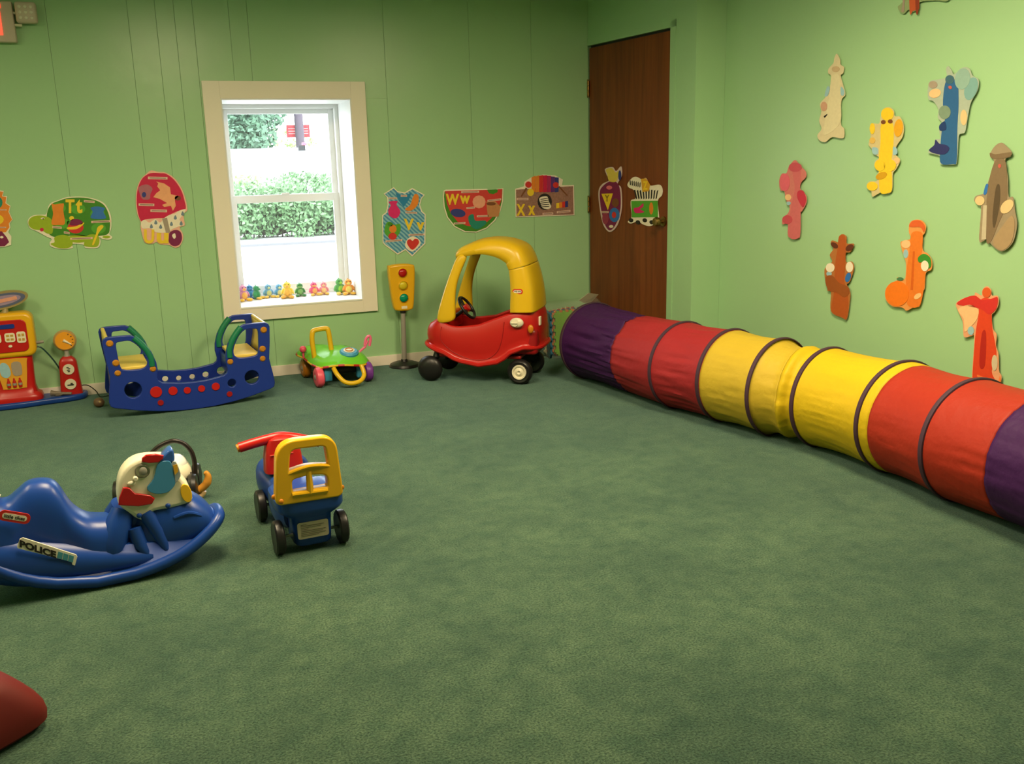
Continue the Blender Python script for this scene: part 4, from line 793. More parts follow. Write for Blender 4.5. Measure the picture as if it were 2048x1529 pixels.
fm = [mat('blue foam', (.03, .16, .28), .8), mat('lime foam', (.22, .5, .03), .8), mat('orange foam', (.75, .22, .05), .8), mat('cream foam', (.6, .55, .35), .8), mat('red foam', (.55, .06, .04), .8)]
fl_ = ['blue foam mat', 'lime green foam mat', 'orange foam mat', 'cream foam mat', 'red foam mat']
for k in range(5):
    o = foam((.0-.016*k, -.075+.032*k, .006), .28, .295, fm[(1, 2, 0, 4, 3)[k]], -.04, 'foam_mat'); o.parent = bag; o.rotation_euler = (0, 0, .12*(k-1)); lab(o, fl_[(1, 2, 0, 4, 3)[k]])
for u, m_ in ((-.17, fm[0]),):
    o = foam((0, 0, .006), .2, .30, m_, 0); o.parent = bag; o.location = (-.19, -.02, 0); o.rotation_euler = (0, 0, 1.25); lab(o, 'blue foam mat at the side of the bag')
bm = BM(); rg = []
for z, w_, d_ in ((.004, .23, .13), (.1, .235, .14), (.25, .235, .14), (.34, .225, .12), (.365, .21, .08)):
    rg.append([Vector((math.copysign(abs(math.cos(a))**.4, math.cos(a))*w_+noise.noise(Vector((a*3, z*20, 1)))*.012, math.copysign(abs(math.sin(a))**.4, math.sin(a))*d_+noise.noise(Vector((a*3, z*20, 5)))*.012, z)) for a in [2*PI*k/40 for k in range(40)]])
rg[-1][0].z += .02
for k in (17, 18, 19): rg[-1][k].z += (.0, .05, .02)[k-17]; rg[-1][k].x -= .03
loft(bm, rg)
M_clear = mat('clear plastic film', (.8, .85, .82), .08, alpha=.10, bump=.6, bump_s=30, bump_d=.01)
ob('film', bm, M_clear, bag)
bm = BM(); c0 = Vector((.12, 0, .36)); vs = [bm.verts.new(c0+Vector(p)) for p in ((-.04, 0, 0), (.02, -.03, .05), (.11, -.02, .03), (.07, .02, -.03), (0, .01, -.02))]; bm.faces.new(vs); o = ob('paper_tag', bm, mat('cream paper', (.55, .52, .36), .6), bag, False); solid(o, .002)

# ================================================================== TRAFFIC LIGHT
tb = floor_at(808, 733)
tl = thing('toy_traffic_light', 'yellow toy traffic light on a grey pole with black round base', 'toy traffic light', (tb.x+.004, tb.y, 0))
bm = BM(); lathe(bm, [(0, 0), (.098, 0), (.102, .006), (.094, .02), (.06, .032), (.025, .036), (.02, .05), (0, .05)]); ob('base', bm, M_black, tl)
bm = BM(); tube(bm, [(0, 0, .04), (.004, 0, .2), (.008, 0, .37)], [.018, .0165, .015], 16); ob('pole', bm, M_grey, tl)
bm = BM(); cyl(bm, (.008, 0, .372), (0, 0, 1), .020, .03, 16); ob('collar', bm, M_black, tl)
hp = rnd([(-.078, .655), (-.06, .674), (.012, .679), (.076, .672), (.096, .65), (.089, .52), (.076, .40), (.056, .377), (.012, .373), (-.035, .378), (-.055, .402), (-.070, .52)], 4)
panel('head', [hp], .030, M_gold, tl, 0, .012)
for z, m_, l_ in ((.623, plastic('red lens', (.42, .01, .012), .15), 'red lens'), (.541, plastic('yellow lens', (.62, .50, .02), .15), 'yellow green lens'), (.46, plastic('green lens', (.0, .28, .16), .15), 'green lens')):
    bm = BM(); lathe(bm, [(.032, 0), (.032, .006), (.0285, .009)], (.011, -.028, z), (0, -1, 0), 24, cap=False); rim = ob('lens_rim', bm, M_gold, tl)
    bm = BM(); ell(bm, (.011, -.028, z), (.0285, .017, .0285), 22); lab(ob('lens', bm, m_, tl), l_)
bm = BM(); box(bm, (.012, -.0305, .398), (.038, .002, .018), .0005); ob('sticker', bm, M_cream, tl)

# ================================================================== GREEN WALKER
ga = floor_at(643, 776)
gw = thing('push_along_walker', 'green push-along toy with multicoloured wheels under the window', 'push toy', (ga.x, ga.y, 0), math.radians(5))
for (x, y, m_, l_) in ((-.005, .02, M_pink, 'pink red wheel'), (.30, .02, M_purple, 'purple wheel'), (-.012, .33, M_orange, 'orange wheel'), (.29, .33, plastic('mid green', (.05, .4, .1)), 'green wheel')):
    bm = BM(); sg = -1 if x < .1 else 1
    lathe(bm, [(.0, -.02), (.02, -.024), (.045, -.026), (.058, -.018), (.063, 0), (.058, .018), (.045, .026), (.02, .024), (.0, .02)], (x, y, .063), (1, 0, 0), 28); wh = lab(ob('wheel', bm, m_, gw), l_)
    bm = BM(); lathe(bm, [(0, .03), (.012, .028), (.02, .022), (0, .02)], (x, y, .063), (sg, 0, 0), 14); ob('hub', bm, M_grey, wh)
for x in (.05, .255):
    ob('axle_block', bbox((x, .03, .075), (.05, .05, .09), .012), M_sky, gw)
ob('chassis', bbox((.15, .2, .085), (.22, .34, .05), .02), M_black, gw)
rg = []
base = [(-.065, .36), (-.05, .22), (-.035, .08), (.01, -.02), (.10, -.05), (.20, -.05), (.29, -.02), (.335, .06), (.335, .2), (.32, .36), (.15, .42)]
bs = spline([Vector((a, b, 0)) for a, b in base], 5, True); cen = Vector((.14, .18, 0))
for s_, z in ((.92, .125), (.94, .130), (.92, .139), (.84, .156), (.70, .176), (.50, .194), (.28, .205), (.08, .209)):
    rg.append([cen+(p-cen)*s_+Vector((0, 0, z+(.010*math.sin(p.x*16) if s_ > .9 else 0)+(.05*(p.y)/.4 if p.x < 0 else 0)*s_)) for p in bs])
bm = BM(); loft(bm, rg); ob('body_shell', bm, M_lime, gw)
rim = [cen+(p-cen)*.94+Vector((0, 0, .123+.010*math.sin(p.x*16)+(.05*(p.y)/.4 if p.x < 0 else 0))) for p in bs]; ob('yellow_rim', btube(rim, .006, 8, closed=True), M_yel, gw)
for k in range(0, len(rim), 5):
    bm = BM(); tube(bm, [rim[k], rim[(k+1) % len(rim)], rim[(k+2) % len(rim)]], .0072, 8); ob('red_bead', bm, M_red, gw)
ob('front_handle', btube(spline([(.075, -.03, .118), (.085, -.07, .085), (.115, -.10, .045), (.16, -.11, .030), (.215, -.10, .036), (.25, -.07, .065), (.245, -.04, .118)], 6), .014, 12), M_yel, gw)
ob('push_arch', btube(spline([(.0, .12, .16), (-.005, .13, .26), (.0, .135, .31), (.015, .14, .330), (.085, .14, .335), (.10, .135, .318), (.106, .13, .25), (.11, .12, .17)], 6), .0155, 12), M_yel, gw)
bm = BM(); lathe(bm, [(0, 0), (.058, 0), (.06, .012), (.05, .022), (0, .024)], (.20, .06, .178), (0, -.25, 1), 26); dsk = ob('blue_disc', bm, M_sky, gw)
bm = BM(); lathe(bm, [(0, .02), (.034, .02), (.034, .026), (0, .028)], (.20, .06, .178), (0, -.25, 1), 24); ob('dial_face', bm, M_cream, dsk)
bm = BM(); tube(bm, [Vector((.20+.022*math.cos(a), .053+.022*math.sin(a), .2065+.0055*math.sin(a))) for a in [k*PI/10 for k in range(20)]], .003, 6, closed=True); ob('dial_ring', bm, M_orange, dsk)
bm = BM(); ell(bm, (-.045, .22, .205), (.022, .022, .022), 16); tube(bm, [(-.045, .22, .15), (-.045, .22, .2)], .007, 8); ob('pink_knob', bm, M_pink, gw)
bm = BM(); tube(bm, [(.262, .1, .150), (.285, .1, .180), (.315, .1, .2), (.335, .1, .24)], [.007, .007, .008, .009], 8); tube(bm, spline([(.315, .1, .21), (.325, .1, .25), (.345, .1, .268), (.355, .1, .25), (.345, .1, .205)], 4), .009, 8); ob('pink_lever', bm, plastic('rose plastic', (.85, .16, .3)), gw)

# ================================================================== ROCKING BOAT
rb = thing('rocking_boat', 'blue two-seat rocker with yellow seats under the window', 'rocker toy', (.092, 5.322, 0), math.radians(5.5))
half = [(0, .006), (.10, .009), (.2, .020), (.3, .038), (.417, .068), (.434, .078), (.439, .1), (.433, .15), (.418, .24), (.43, .34), (.436, .425), (.430, .44), (.415, .448), (.36, .449), (.30, .448), (.272, .434), (.24, .400), (.205, .350), (.187, .29), (.184, .25), (.192, .205), (.186, .185), (.165, .170), (.07, .155), (0, .152)]
outl = [(x, z) for x, z in half]+[(-x, z) for x, z in reversed(half[1:-1])]
def win_(sg): return [(sg*x, z) for x, z in rnd([(.30, .424), (.34, .426), (.374, .418), (.376, .36), (.368, .285), (.35, .264), (.30, .258), (.25, .262), (.226, .285), (.230, .33), (.262, .39)], 3)]
RH = [(-.316, .153, .048), (.316, .145, .044)]
for near in (1, 0):
    y = 0 if near else .37
    holes = [win_(1), win_(-1)]+[circ(*h) for h in RH]+[circ(.203, .125, .027)]
    if not near: holes += [circ(-.202, .125, .026), circ(-.115, .115, .021), (circ(-.04, .110, .019)), circ(.036, .109, .020), circ(.113, .113, .022)]
    pnl = panel('side_panel', [outl]+holes, .012, M_navy, rb, y, .004)
    if near:
        for x, z, r2 in ((-.202, .127, .031), (-.115, .122, .024), (-.04, .115, .019), (.036, .115, .019), (.113, .117, .022)):
            bm = BM(); cyl(bm, (x, y-.011, z), (0, 1, 0), r2, .012, 22); ob('red_disc', bm, M_red, pnl)
        for x in (-.185, .184):
            bm = BM(); cyl(bm, (x, y-.011, .064), (0, 1, 0), .016, .01, 18); ob('dark_red_cap', bm, M_dred, pnl)
        for x, z in ((-.403, .418), (-.385, .31), (.405, .41), (.389, .302)):
            bm = BM(); lathe(bm, [(0, .010), (.012, .009), (.0185, .002), (.0185, -.004)], (x, y-.010, z), (0, -1, 0), 20); ob('bolt', bm, M_amber, pnl)
        for x, z in ((-.382, .254), (-.204, .256), (.385, .245), (.205, .248)):
            bm = BM(); lathe(bm, [(0, .010), (.010, .009), (.0165, .002), (.0165, -.004)], (x, y-.010, z), (0, -1, 0), 20); ob('bolt', bm, M_amber, pnl)
    for sg in (-1, 1):
        p = spline([(sg*.283, y, .436), (sg*.258, y, .408), (sg*.228, y, .365), (sg*.208, y, .315), (sg*.206, y, .272)], 6); bm = BM(); tube(bm, p, .0225, 12, flat=(.80, .95)); ob('grip', bm, M_green, rb)
for sg in (-1, 1):
    ob('seat', bbox((sg*.296, .185, .268), (.15, .346, .02), .006), M_pale, rb)
    bm = BM(); grid(bm, [[Vector((sg*(.395+.012*math.sin(t_*PI)+.02*t_), y, .262+.175*t_)) for t_ in (0, .2, .4, .6, .8, 1)] for y in (.012, .1, .185, .27, .358)]); o = ob('backrest', bm, M_pale, rb); solid(o, .018, 0)
    bm = BM(); tube(bm, [(sg*.417, .012, .44), (sg*.417, .358, .44)], .011, 10); ob('top_rail', bm, M_pale, rb)
    ob('seat_front_board', bbox((sg*.212, .185, .20), (.014, .346, .10), .004), M_navy, rb)
    ob('end_board', bbox((sg*.412, .185, .16), (.014, .346, .14), .004), M_navy, rb)
ob('footwell', bbox((0, .185, .062), (.40, .346, .014), .004), M_navy, rb)

# small ball by the rocker
bp_ = floor_at(205, 815); bm = BM(); ell(bm, (0, 0, .028), (.03, .03, .028), 18)
t = thing('small_ball', 'small brown ball on the carpet left of the blue rocker', 'ball', (bp_.x-.015, bp_.y+.01, 0)); ob('ball', bm, mat('brown rubber', (.16, .09, .05), .5, noise_s=20, noise_a=.3), t); bm = BM(); ell(bm, (.004, -.022, .034), (.011, .007, .010), 12); ob('pale_spot', bm, mat('tan rubber', (.5, .36, .16), .5), t)

# ================================================================== FUEL PUMPS
pa = floor_at(75, 812)
pu = thing('toy_fuel_station', 'red and yellow toy fuel pump set on a blue base at left', 'toy fuel pump', (pa.x, pa.y, 0), math.radians(3))
def pL(u, v, y=0): s, z = plane_sz(pa, 3, [(0+u/5.46, 560+v/5.46)], y)[0]; return (s, z)
rgp = rnd([(-.40, .02), (-.30, -.03), (-.1, -.035), (.06, -.01), (.16, .0), (.24, .03), (.268, .09), (.25, .14), (.1, .155), (-.2, .155), (-.38, .13)], 4)
me_ = panel_mesh([rgp], .018, .012); me_.transform(Matrix.Translation((0, 0, .018))); link_mesh('base', me_, pu, M_blue, True)
bm = BM(); rg = []
XC, YC = -.10, .06
for z, hx, hy in ((.03, .135, .075), (.05, .138, .078), (.068, .132, .072), (.082, .112, .058), (.12, .104, .052), (.18, .105, .052), (.25, .108, .053), (.30, .11, .054)):
    rg.append([Vector((XC+hx*a, YC+hy*b, z)) for a, b in [(math.copysign(abs(math.cos(t_))**.45, math.cos(t_)), math.copysign(abs(math.sin(t_))**.45, math.sin(t_))) for t_ in [2*PI*k/32 for k in range(32)]]])
loft(bm, rg); ob('lower_body', bm, M_red, pu)
panel('upper_housing', [rrect(XC-.138, .292, XC+.138, .545, .045)], .065, M_gold, pu, YC, .018)
panel('red_face', [rrect(XC-.103, .325, XC+.103, .508, .03)], .004, M_red, pu, YC-.066, .003)
panel('slot', [rrect(XC-.07, .462, XC+.045, .486, .008)], .003, M_navy, pu, YC-.071)
for a, b2, c2, d2 in ((XC-.09, .385, XC-.03, .437), (XC-.012, .385, XC+.04, .437), (XC+.048, .376, XC+.094, .44)):
    k_ = panel('button_panel', [rrect(a, b2, c2, d2, .012)], .003, M_cream, pu, YC-.071)
    bm = BM()
    for i in range(2):
        for j in range(2): box(bm, (a+(c2-a)*(.3+.4*i), YC-.0745, b2+(d2-b2)*(.3+.4*j)), ((c2-a)*.28, .002, (d2-b2)*.22), .0006)
    ob('button', bm, pr('gold tan', (190, 150, 60)), k_, False)
panel('white_knob', [circ(XC+.01, .362, .01, 14, .007)], .004, M_cream, pu, YC-.071)
panel('lower_panel', [rnd([(XC-.075, .285), (XC+.07, .285), (XC+.078, .26), (XC+.062, .13), (XC+.05, .113), (XC-.048, .113), (XC-.062, .13), (XC-.08, .26)], 3)], .003, plastic('amber plastic', (.72, .34, .03)), pu, YC-.054)
panel('jug_picture', [rnd([(XC-.055, .262), (XC-.035, .268), (XC-.015, .245), (XC-.01, .2), (XC-.03, .18), (XC-.055, .19), (XC-.062, .22)], 3)], .001, lbl, pu, YC-.058); panel('jug_picture', [rnd([(XC+.0, .262), (XC+.045, .262), (XC+.047, .2), (XC+.03, .187), (XC+.002, .195)], 3)], .001, gry, pu, YC-.058)
for k in range(3):
    x = XC-.028+k*.029; bm = BM(); lathe(bm, [(0, 0), (.009, 0), (.010, .02), (.0095, .03), (.005, .042), (.004, .052), (0, .053)], (x, YC-.058, .122), (0, 0, 1), 12); b_o = ob('bottle', bm, M_red, pu)
    bm = BM(); cyl(bm, (x, YC-.058, .14), (0, 0, 1), .0108, .014, 12); ob('bottle_band', bm, M_grey, b_o)
# oval sign
oc = plane_sz(pa, 3, [(0+55/5.46, 560+222/5.46)], YC)[0]
for nm, rx, rz, m_, yy, hy in (('sign_rim', .132, .05, mat('tan rim', (.30, .24, .10), .4), YC, .014), ('sign_face', .118, .038, plastic('sign blue', (.10, .12, .22)), YC-.013, .003), ('sign_stripe', .095, .026, pr('sign lilac', (150, 130, 160)), YC-.0165, .001), ('sign_band', .072, .011, pr('sign salmon', (215, 150, 130)), YC-.018, .001)):
    panel(nm, [circ(oc[0]-.012, oc[1], rx, 32, rz, .16) if nm != 'sign_band' else [(oc[0]-.012+a*math.cos(.16)-b*math.sin(.16), oc[1]+a*math.sin(.16)+b*math.cos(.16)) for a, b in rrect(-.075, -.010, .075, .010, .006)]], hy, m_, pu, yy)
bm = BM(); tube(bm, [(XC+.0, YC, .54), (XC+.005, YC, .565), (oc[0]-.02, YC, oc[1]-.03)], [.022, .015, .012], 10); ob('sign_stem', bm, mat('tan rim', (.30, .24, .10), .4), pu)
bm = BM(); tube(bm, [(.03, YC, .358), (.075, YC, .360)], .009, 10); ob('nozzle_hook', bm, M_grey, pu)
# hose, nozzle on the base, cable
h1 = [(.03, YC, .335), (.06, YC, .325), (.1, YC+.03, .26), (.13, YC+.06, .19), (.145, YC+.07, .13), (.14, .07, .06), (.11, .05, .045)]
ob('hose', btube(spline(h1, 6), .0045, 8), plastic('hose green', (.02, .07, .06)), pu)
bm = BM(); tube(bm, [(.075, .05, .056), (.10, .045, .052), (.135, .03, .050)], [.017, .014, .010], 10); tube(bm, [(.12, .035, .052), (.185, .02, .046)], .008, 8); tube(bm, spline([(.095, .045, .04), (.11, .025, .044), (.135, .025, .046)], 4), .004, 6); ob('nozzle', bm, plastic('dusty grey plastic', (.20, .16, .12)), pu)
sx, sy_ = .185, .085
bm = BM(); rg = []
for z, hx, hy in ((.034, .060, .045), (.06, .0585, .044), (.15, .052, .04), (.225, .048, .037), (.245, .038, .03), (.258, .022, .02)):
    rg.append([Vector((sx+hx*a, sy_+hy*b, z)) for a, b in [(math.copysign(abs(math.cos(t_))**.4, math.cos(t_)), math.copysign(abs(math.sin(t_))**.4, math.sin(t_))) for t_ in [2*PI*k/28 for k in range(28)]]])
loft(bm, rg); ob('small_pump_body', bm, M_red, pu)
bm = BM(); lathe(bm, [(.02, .255), (.013, .27), (.012, .29), (.02, .30)], (sx, sy_, 0), (0, 0, 1), 16); ob('neck', bm, M_grey, pu)
bm = BM(); lathe(bm, [(0, -.016), (.055, -.016), (.062, -.008), (.062, .008), (.055, .016), (0, .016)], (sx, sy_, .352), (0, 1, 0), 32); gg = ob('gauge', bm, mat('gauge rim', (.42, .27, .10), .3), pu)
bm = BM(); cyl(bm, (sx, sy_-.017, .352), (0, 1, 0), .052, .004, 30); ob('gauge_face', bm, plastic('gauge orange', (.80, .33, .02)), gg)
bm = BM(); tube(bm, [(sx-.008, sy_-.02, .356), (sx+.032, sy_-.02, .328)], [.009, .003], 8); ob('needle', bm, M_cream, gg)
for k in range(5):
    a = math.radians(60-k*26); bm = BM(); box(bm, (sx+.042*math.cos(a), sy_-.0195, .352+.042*math.sin(a)), (.008, .002, .004), rot=Matrix.Rotation(-a, 4, 'Y')); ob('gauge_mark', bm, M_dark, gg, False)
for z in (.186, .098):
    bm = BM(); cyl(bm, (sx+.0, sy_-.0405-(.004 if z < .15 else 0), z), (0, 1, -.05), .031, .006, 26); rd = ob('round_label', bm, M_cream, pu)
    bm = BM()
    if z > .15:
        for dx, dz, w_ in ((-.004, .012, .012), (.003, .004, .014), (-.002, -.005, .016), (0, -.013, .012)): box(bm, (sx+dx, sy_-.0445, z+dz), (w_, .002, .005), .0005)
    else: box(bm, (sx, sy_-.0495, z-.004), (.034, .002, .007), .001); box(bm, (sx+.006, sy_-.0495, z+.004), (.012, .002, .007), .001)
    ob('label_mark', bm, M_dark, rd, False)
ob('cable', btube(spline([(sx+.055, sy_, .075), (sx+.09, sy_, .07), (sx+.13, sy_-.02, .035), (sx+.15, sy_-.05, .004), (sx+.2, sy_-.04, .004)], 5), .003, 6), M_black, pu)

# ================================================================== WALKER WAGON (blue with yellow handle)
wa = floor_at(560.7, 1109)
wg = thing('ride_on_wagon', 'small blue ride-on toy with yellow push handle and red handlebar', 'ride-on toy', (wa.x, wa.y, 0), math.radians(4))
for nm, x, y in (('rear_wheel', 0, 0), ('rear_wheel', .222, 0), ('front_wheel', 0, .345), ('front_wheel', .20, .345)):
    bm = BM(); lathe(bm, [(.04, -.015), (.052, -.016), (.059, -.011), (.0605, 0), (.059, .011), (.052, .016), (.04, .015)], (x, y+.006, .0605), (1, 0, 0), 32)
    bm2 = BM(); lathe(bm2, [(0, -.008), (.015, -.012), (.03, -.008), (.042, -.012), (.042, .012), (.03, .008), (.015, .012), (0, .008)], (x, y+.006, .0605), (1, 0, 0), 28); wh = ob(nm, bm, M_black, wg); ob('hub', bm2, M_brownblk, wh)
for y in (0, .345): bm = BM(); cyl(bm, (.11, y+.006, .0605), (1, 0, 0), .006, .2, 8); ob('axle', bm, M_metal, wg)
XW = .112
def ringxy(xc, yc, hx, hy, z, e=.4, n=36): return [Vector((xc+hx*math.copysign(abs(math.cos(t))**e, math.cos(t)), yc+hy*math.copysign(abs(math.sin(t))**e, math.sin(t)), z)) for t in [2*PI*k/n for k in range(n)]]
bm = BM()
loft(bm, [ringxy(XW+.005, .05, .060, .07, .022), ringxy(XW+.005, .05, .066, .076, .03), ringxy(XW+.004, .055, .072, .085, .125), ringxy(XW+.003, .065, .085, .10, .133), ringxy(XW+.003, .065, .108, .11, .148), ringxy(XW+.003, .07, .118, .118, .16), ringxy(XW+.003, .07, .118, .118, .192), ringxy(XW+.003, .07, .110, .11, .2)])
ob('rear_body', bm, M_blue, wg)
bm = loftx([(.0, .05, .19, .075), (.06, .04, .20, .098), (.14, .05, .205, .10), (.20, .06, .200, .085), (.25, .05, .212, .088), (.31, .045, .228, .098), (.38, .05, .228, .102), (.43, .07, .208, .09), (.465, .10, .17, .05), (.475, .12, .14, .01)], 0, 28, 2.8)
bm.transform(Matrix.Translation((XW-.005, .06, 0))@Matrix.Rotation(PI/2, 4, 'Z')); ob('front_body', bm, M_blue, wg)
out_ = rcorn([(-.004, .200), (.016, .412), (.205, .408), (.219, .197)], [.02, .06, .05, .02], 7)
wtop = rcorn([(.038, .302), (.050, .390), (.178, .387), (.186, .304), (.112, .316)], [.006, .028, .022, .006, .03], 5)
wl = rcorn([(.046, .228), (.046, .284), (.112, .292), (.178, .284), (.178, .228)], [.012, .02, .01, .03, .012], 5)
panel('push_handle', [out_, wtop, wl], .022, M_gold, wg, -.03, .006)
bm = BM(); tube(bm, spline([(.04, -.045, .300), (.08, -.052, .313), (.112, -.053, .318), (.15, -.052, .315), (.184, -.045, .306)], 4), .007, 8); ob('handle_ledge', bm, M_gold, wg)
bm = BM(); tube(bm, [(.048, -.05, .226), (.17, -.05, .222)], .008, 8); tube(bm, [(.111, -.046, .222), (.111, -.046, .30)], [.013, .010], 8); ob('handle_ridge', bm, M_gold, wg)
for x, y, z in ((.010, -.053, .210), (-.010, -.03, .222), (.222, -.045, .222)):
    bm = BM(); ell(bm, (x, y, z), (.008, .006, .009), 12); ob('bolt_cap', bm, M_orange, wg)
# red steering column
bm = BM(); loft(bm, [ringxy(XW-.02, .325, .072, .05, .20, .5), ringxy(XW-.02, .325, .068, .046, .26, .5), ringxy(XW-.02, .325, .060, .040, .305, .5), ringxy(XW-.02, .32, .05, .034, .325, .5), ringxy(XW-.02, .32, .03, .02, .335, .5)]); cl_ = ob('steering_column', bm, M_red, wg)
bm = BM(); tube(bm, spline([(XW-.175, .32, .308), (XW-.12, .32, .318), (XW-.06, .32, .326), (XW-.02, .32, .328), (XW+.03, .32, .316), (XW+.12, .32, .285)], 5), [.019]*26, 14); ob('handlebar', bm, M_red, wg)
bm = BM(); cyl(bm, (XW-.178, .32, .307), (1, 0, .25), .0155, .010, 16); lab(ob('grip_end', bm, M_orange, wg), 'orange grip end')
bm = BM(); box(bm, (XW-.03, .281, .272), (.085, .004, .003)); ob('moulded_line', bm, plastic('light red', (.75, .12, .08)), cl_, False)
# warning label on the tail
me_ = panel_mesh([rrect(XW-.052, .052, XW+.056, .112, .008)], .001); me_.transform(Matrix.Translation((0, -.0303, 0))@XZ); me_.transform(Matrix.Rotation(.0, 4, 'X')); lbw = link_mesh('safety_label', me_, wg, pr('label grey', (165, 155, 130)))
bm = BM()
for k, (zz, x0, x1) in enumerate([(.104, -.04, -.02), (.099, -.04, .04), (.093, -.04, .03), (.087, -.04, -.015), (.081, -.04, .045), (.075, -.04, .035), (.069, -.04, .045), (.063, -.04, .02)]): box(bm, (XW+(x0+x1)/2, -.0318, zz), (x1-x0, .0008, .0018))
ob('print_lines', bm, pr('label print', (110, 100, 85)), lbw, False)

# ================================================================== POLICE MOTORCYCLE ROCKER
ma = floor_at(210, 1178)
mcx = thing('motorcycle_rocker', 'blue police motorcycle rocking toy at the left edge', 'rocking toy', (ma.x, ma.y, 0), math.radians(5))
def mP(pts, off=0): return plane_sz(ma, 5, [(0+u/4.267, 860+v/4.267) for u, v in pts], off)
def arc(x): x = x-.03; return .86*x*x+(.9*max(0, abs(x)-.2)**2)
XR0, XR1, HY = -.42, .385, .105
loop = []
for k in range(60):
    a = 2*PI*k/60; cx, cy = math.copysign(abs(math.cos(a))**.55, math.cos(a)), math.copysign(abs(math.sin(a))**.55, math.sin(a))
    x = (XR0+XR1)/2+cx*(XR1-XR0)/2; loop.append(Vector((x, HY+.01+cy*HY, arc(x)+.022)))
bm = BM(); tube(bm, loop, .021, 12, closed=True, flat=(1, .9)); ob('rocker_rim', bm, M_blue, mcx)
# hull rising from the rim
rg = []
for tt, ins in ((0, .006), (.018, .02), (.026, .04), (.03, .07)):
    row = []
    for p in loop:
        x = (XR0+XR1)/2+(p.x-(XR0+XR1)/2)*(1-ins*1.2); y = HY+.01+(p.y-HY-.01)*(1-ins*5.5*.9)
        row.append(Vector((x, y, p.z-.010+tt)))
    rg.append(row)
bm = BM(); loft(bm, rg); ob('hull', bm, M_blue, mcx)
YB = HY+.01
bm = loftx([(-.44, .17, .28, .02), (-.42, .14, .31, .06), (-.36, .09, .325, .09), (-.29, .06, .318, .092), (-.245, .05, .315, .085), (-.215, .04, .335, .075), (-.175, .03, .362, .072), (-.125, .03, .360, .072), (-.095, .03, .335, .072), (-.065, .03, .265, .078), (-.025, .02, .222, .088), (.03, .02, .208, .088), (.075, .02, .210, .074), (.105, .02, .235, .056), (.16, .03, .24, .045)], YB, 32, 2.9)
ob('seat_body', bm, M_blue, mcx)
bm = loftx([(-.40, .13, .215, .07), (-.36, .10, .232, .098), (-.30, .05, .232, .108), (-.20, .02, .205, .108), (-.10, .015, .175, .106), (.0, .015, .145, .104), (.10, .02, .115, .098), (.2, .03, .10, .08), (.28, .07, .115, .04)], YB, 28, 2.4); ob('side_pannier', bm, M_blue, mcx)
# front fender, forks, engine lumps
bm = loftx([(.07, .05, .12, .02), (.11, .035, .20, .06), (.16, .03, .238, .078), (.22, .035, .255, .086), (.28, .05, .252, .088), (.325, .075, .222, .082), (.355, .10, .185, .066), (.372, .13, .150, .02)], YB, 28, 2.2); ob('front_fender', bm, M_blue, mcx)
for sy in (-1, 1):
    yy = YB+sy*.058
    bm = BM(); tube(bm, [(.085, YB+sy*.03, .225), (.068, YB+sy*.045, .19), (.045, yy-sy*.005, .13), (.03, yy+sy*.002, .08), (.02, yy, .05)], [.036, .042, .044, .034, .02], 14); ob('knee_guard', bm, M_blue, mcx)
    yy = YB+sy*.066; bm = BM(); tube(bm, [(.15, YB+sy*.055, .215), (.178, yy, .15), (.20, yy+sy*.004, .08)], [.026, .025, .018], 12); tube(bm, [(.11, YB+sy*.06, .17), (.122, yy, .11), (.15, yy+sy*.004, .055)], [.024, .026, .018], 12); ob('fork_leg', bm, M_blue, mcx)
    bm = BM(); tube(bm, spline([(.235, YB+sy*.080, .185), (.28, YB+sy*.083, .195), (.32, YB+sy*.074, .175)], 4), .007, 8); ob('fender_ridge', bm, M_blue, mcx)
# fairing
fo = mP([(1015, 650), (1000, 560), (1010, 450), (1045, 360), (1110, 290), (1200, 250), (1330, 238), (1430, 245), (1485, 290), (1510, 370), (1560, 420), (1612, 480), (1640, 560), (1640, 615), (1560, 650), (1450, 680), (1320, 702), (1212, 785), (1090, 710)], YB-.075)
fo = rnd(fo, 2); cxm = sum(p[0] for p in fo)/len(fo); czm = sum(p[1] for p in fo)/len(fo)
fa = panel('fairing', [fo], .042, M_cream, mcx, YB-.032, .014)
def fpt(pts, dy=0): return [(a, b) for a, b in mP(pts, YB-.075+dy)]
YFc = YB-.074
lab(panel('side_light', [rnd(fpt([(1010, 640), (1015, 580), (1050, 490), (1105, 492), (1150, 540), (1280, 556), (1320, 585), (1295, 630), (1180, 650)]), 1)], .006, plastic('red lens plastic', (.42, .008, .01), .2), mcx, YFc-.003, .003), 'red side light')
lab(panel('top_light', [rnd(fpt([(1210, 272), (1245, 212), (1395, 215), (1350, 275)]), 2)], .006, plastic('red lens plastic', (.42, .008, .01), .2), mcx, YFc-.003, .003), 'red top light')
M_shield = plastic('blue shield plastic', (.06, .25, .48), .2)
panel('windshield', [rnd(fpt([(1345, 290), (1420, 262), (1465, 290), (1500, 440), (1440, 525), (1350, 545), (1280, 530), (1255, 490), (1310, 415)]), 3)], .004, M_shield, mcx, YFc-.003, .002)
panel('windshield_cap', [rnd(fpt([(1370, 270), (1400, 215), (1450, 170), (1480, 180), (1490, 250), (1470, 280)]), 3)], .03, plastic('clear blue', (.03, .10, .38), .15), mcx, YFc+.025, .006)
panel('instrument_plate', [rnd(fpt([(1460, 290), (1500, 270), (1540, 370), (1530, 410), (1490, 450)]), 2)], .006, plastic('silver grey plastic', (.32, .36, .38), .25), mcx, YFc-.001, .002); panel('instrument_sticker', [fpt([(1475, 300), (1510, 290), (1520, 350), (1490, 380)])], .001, pr('mustard', (215, 160, 40)), mcx, YFc-.0085)
p_ = fpt([(1215, 352), (1155, 412), (1120, 445), (1433, 648), (1188, 732), (1592, 540)])
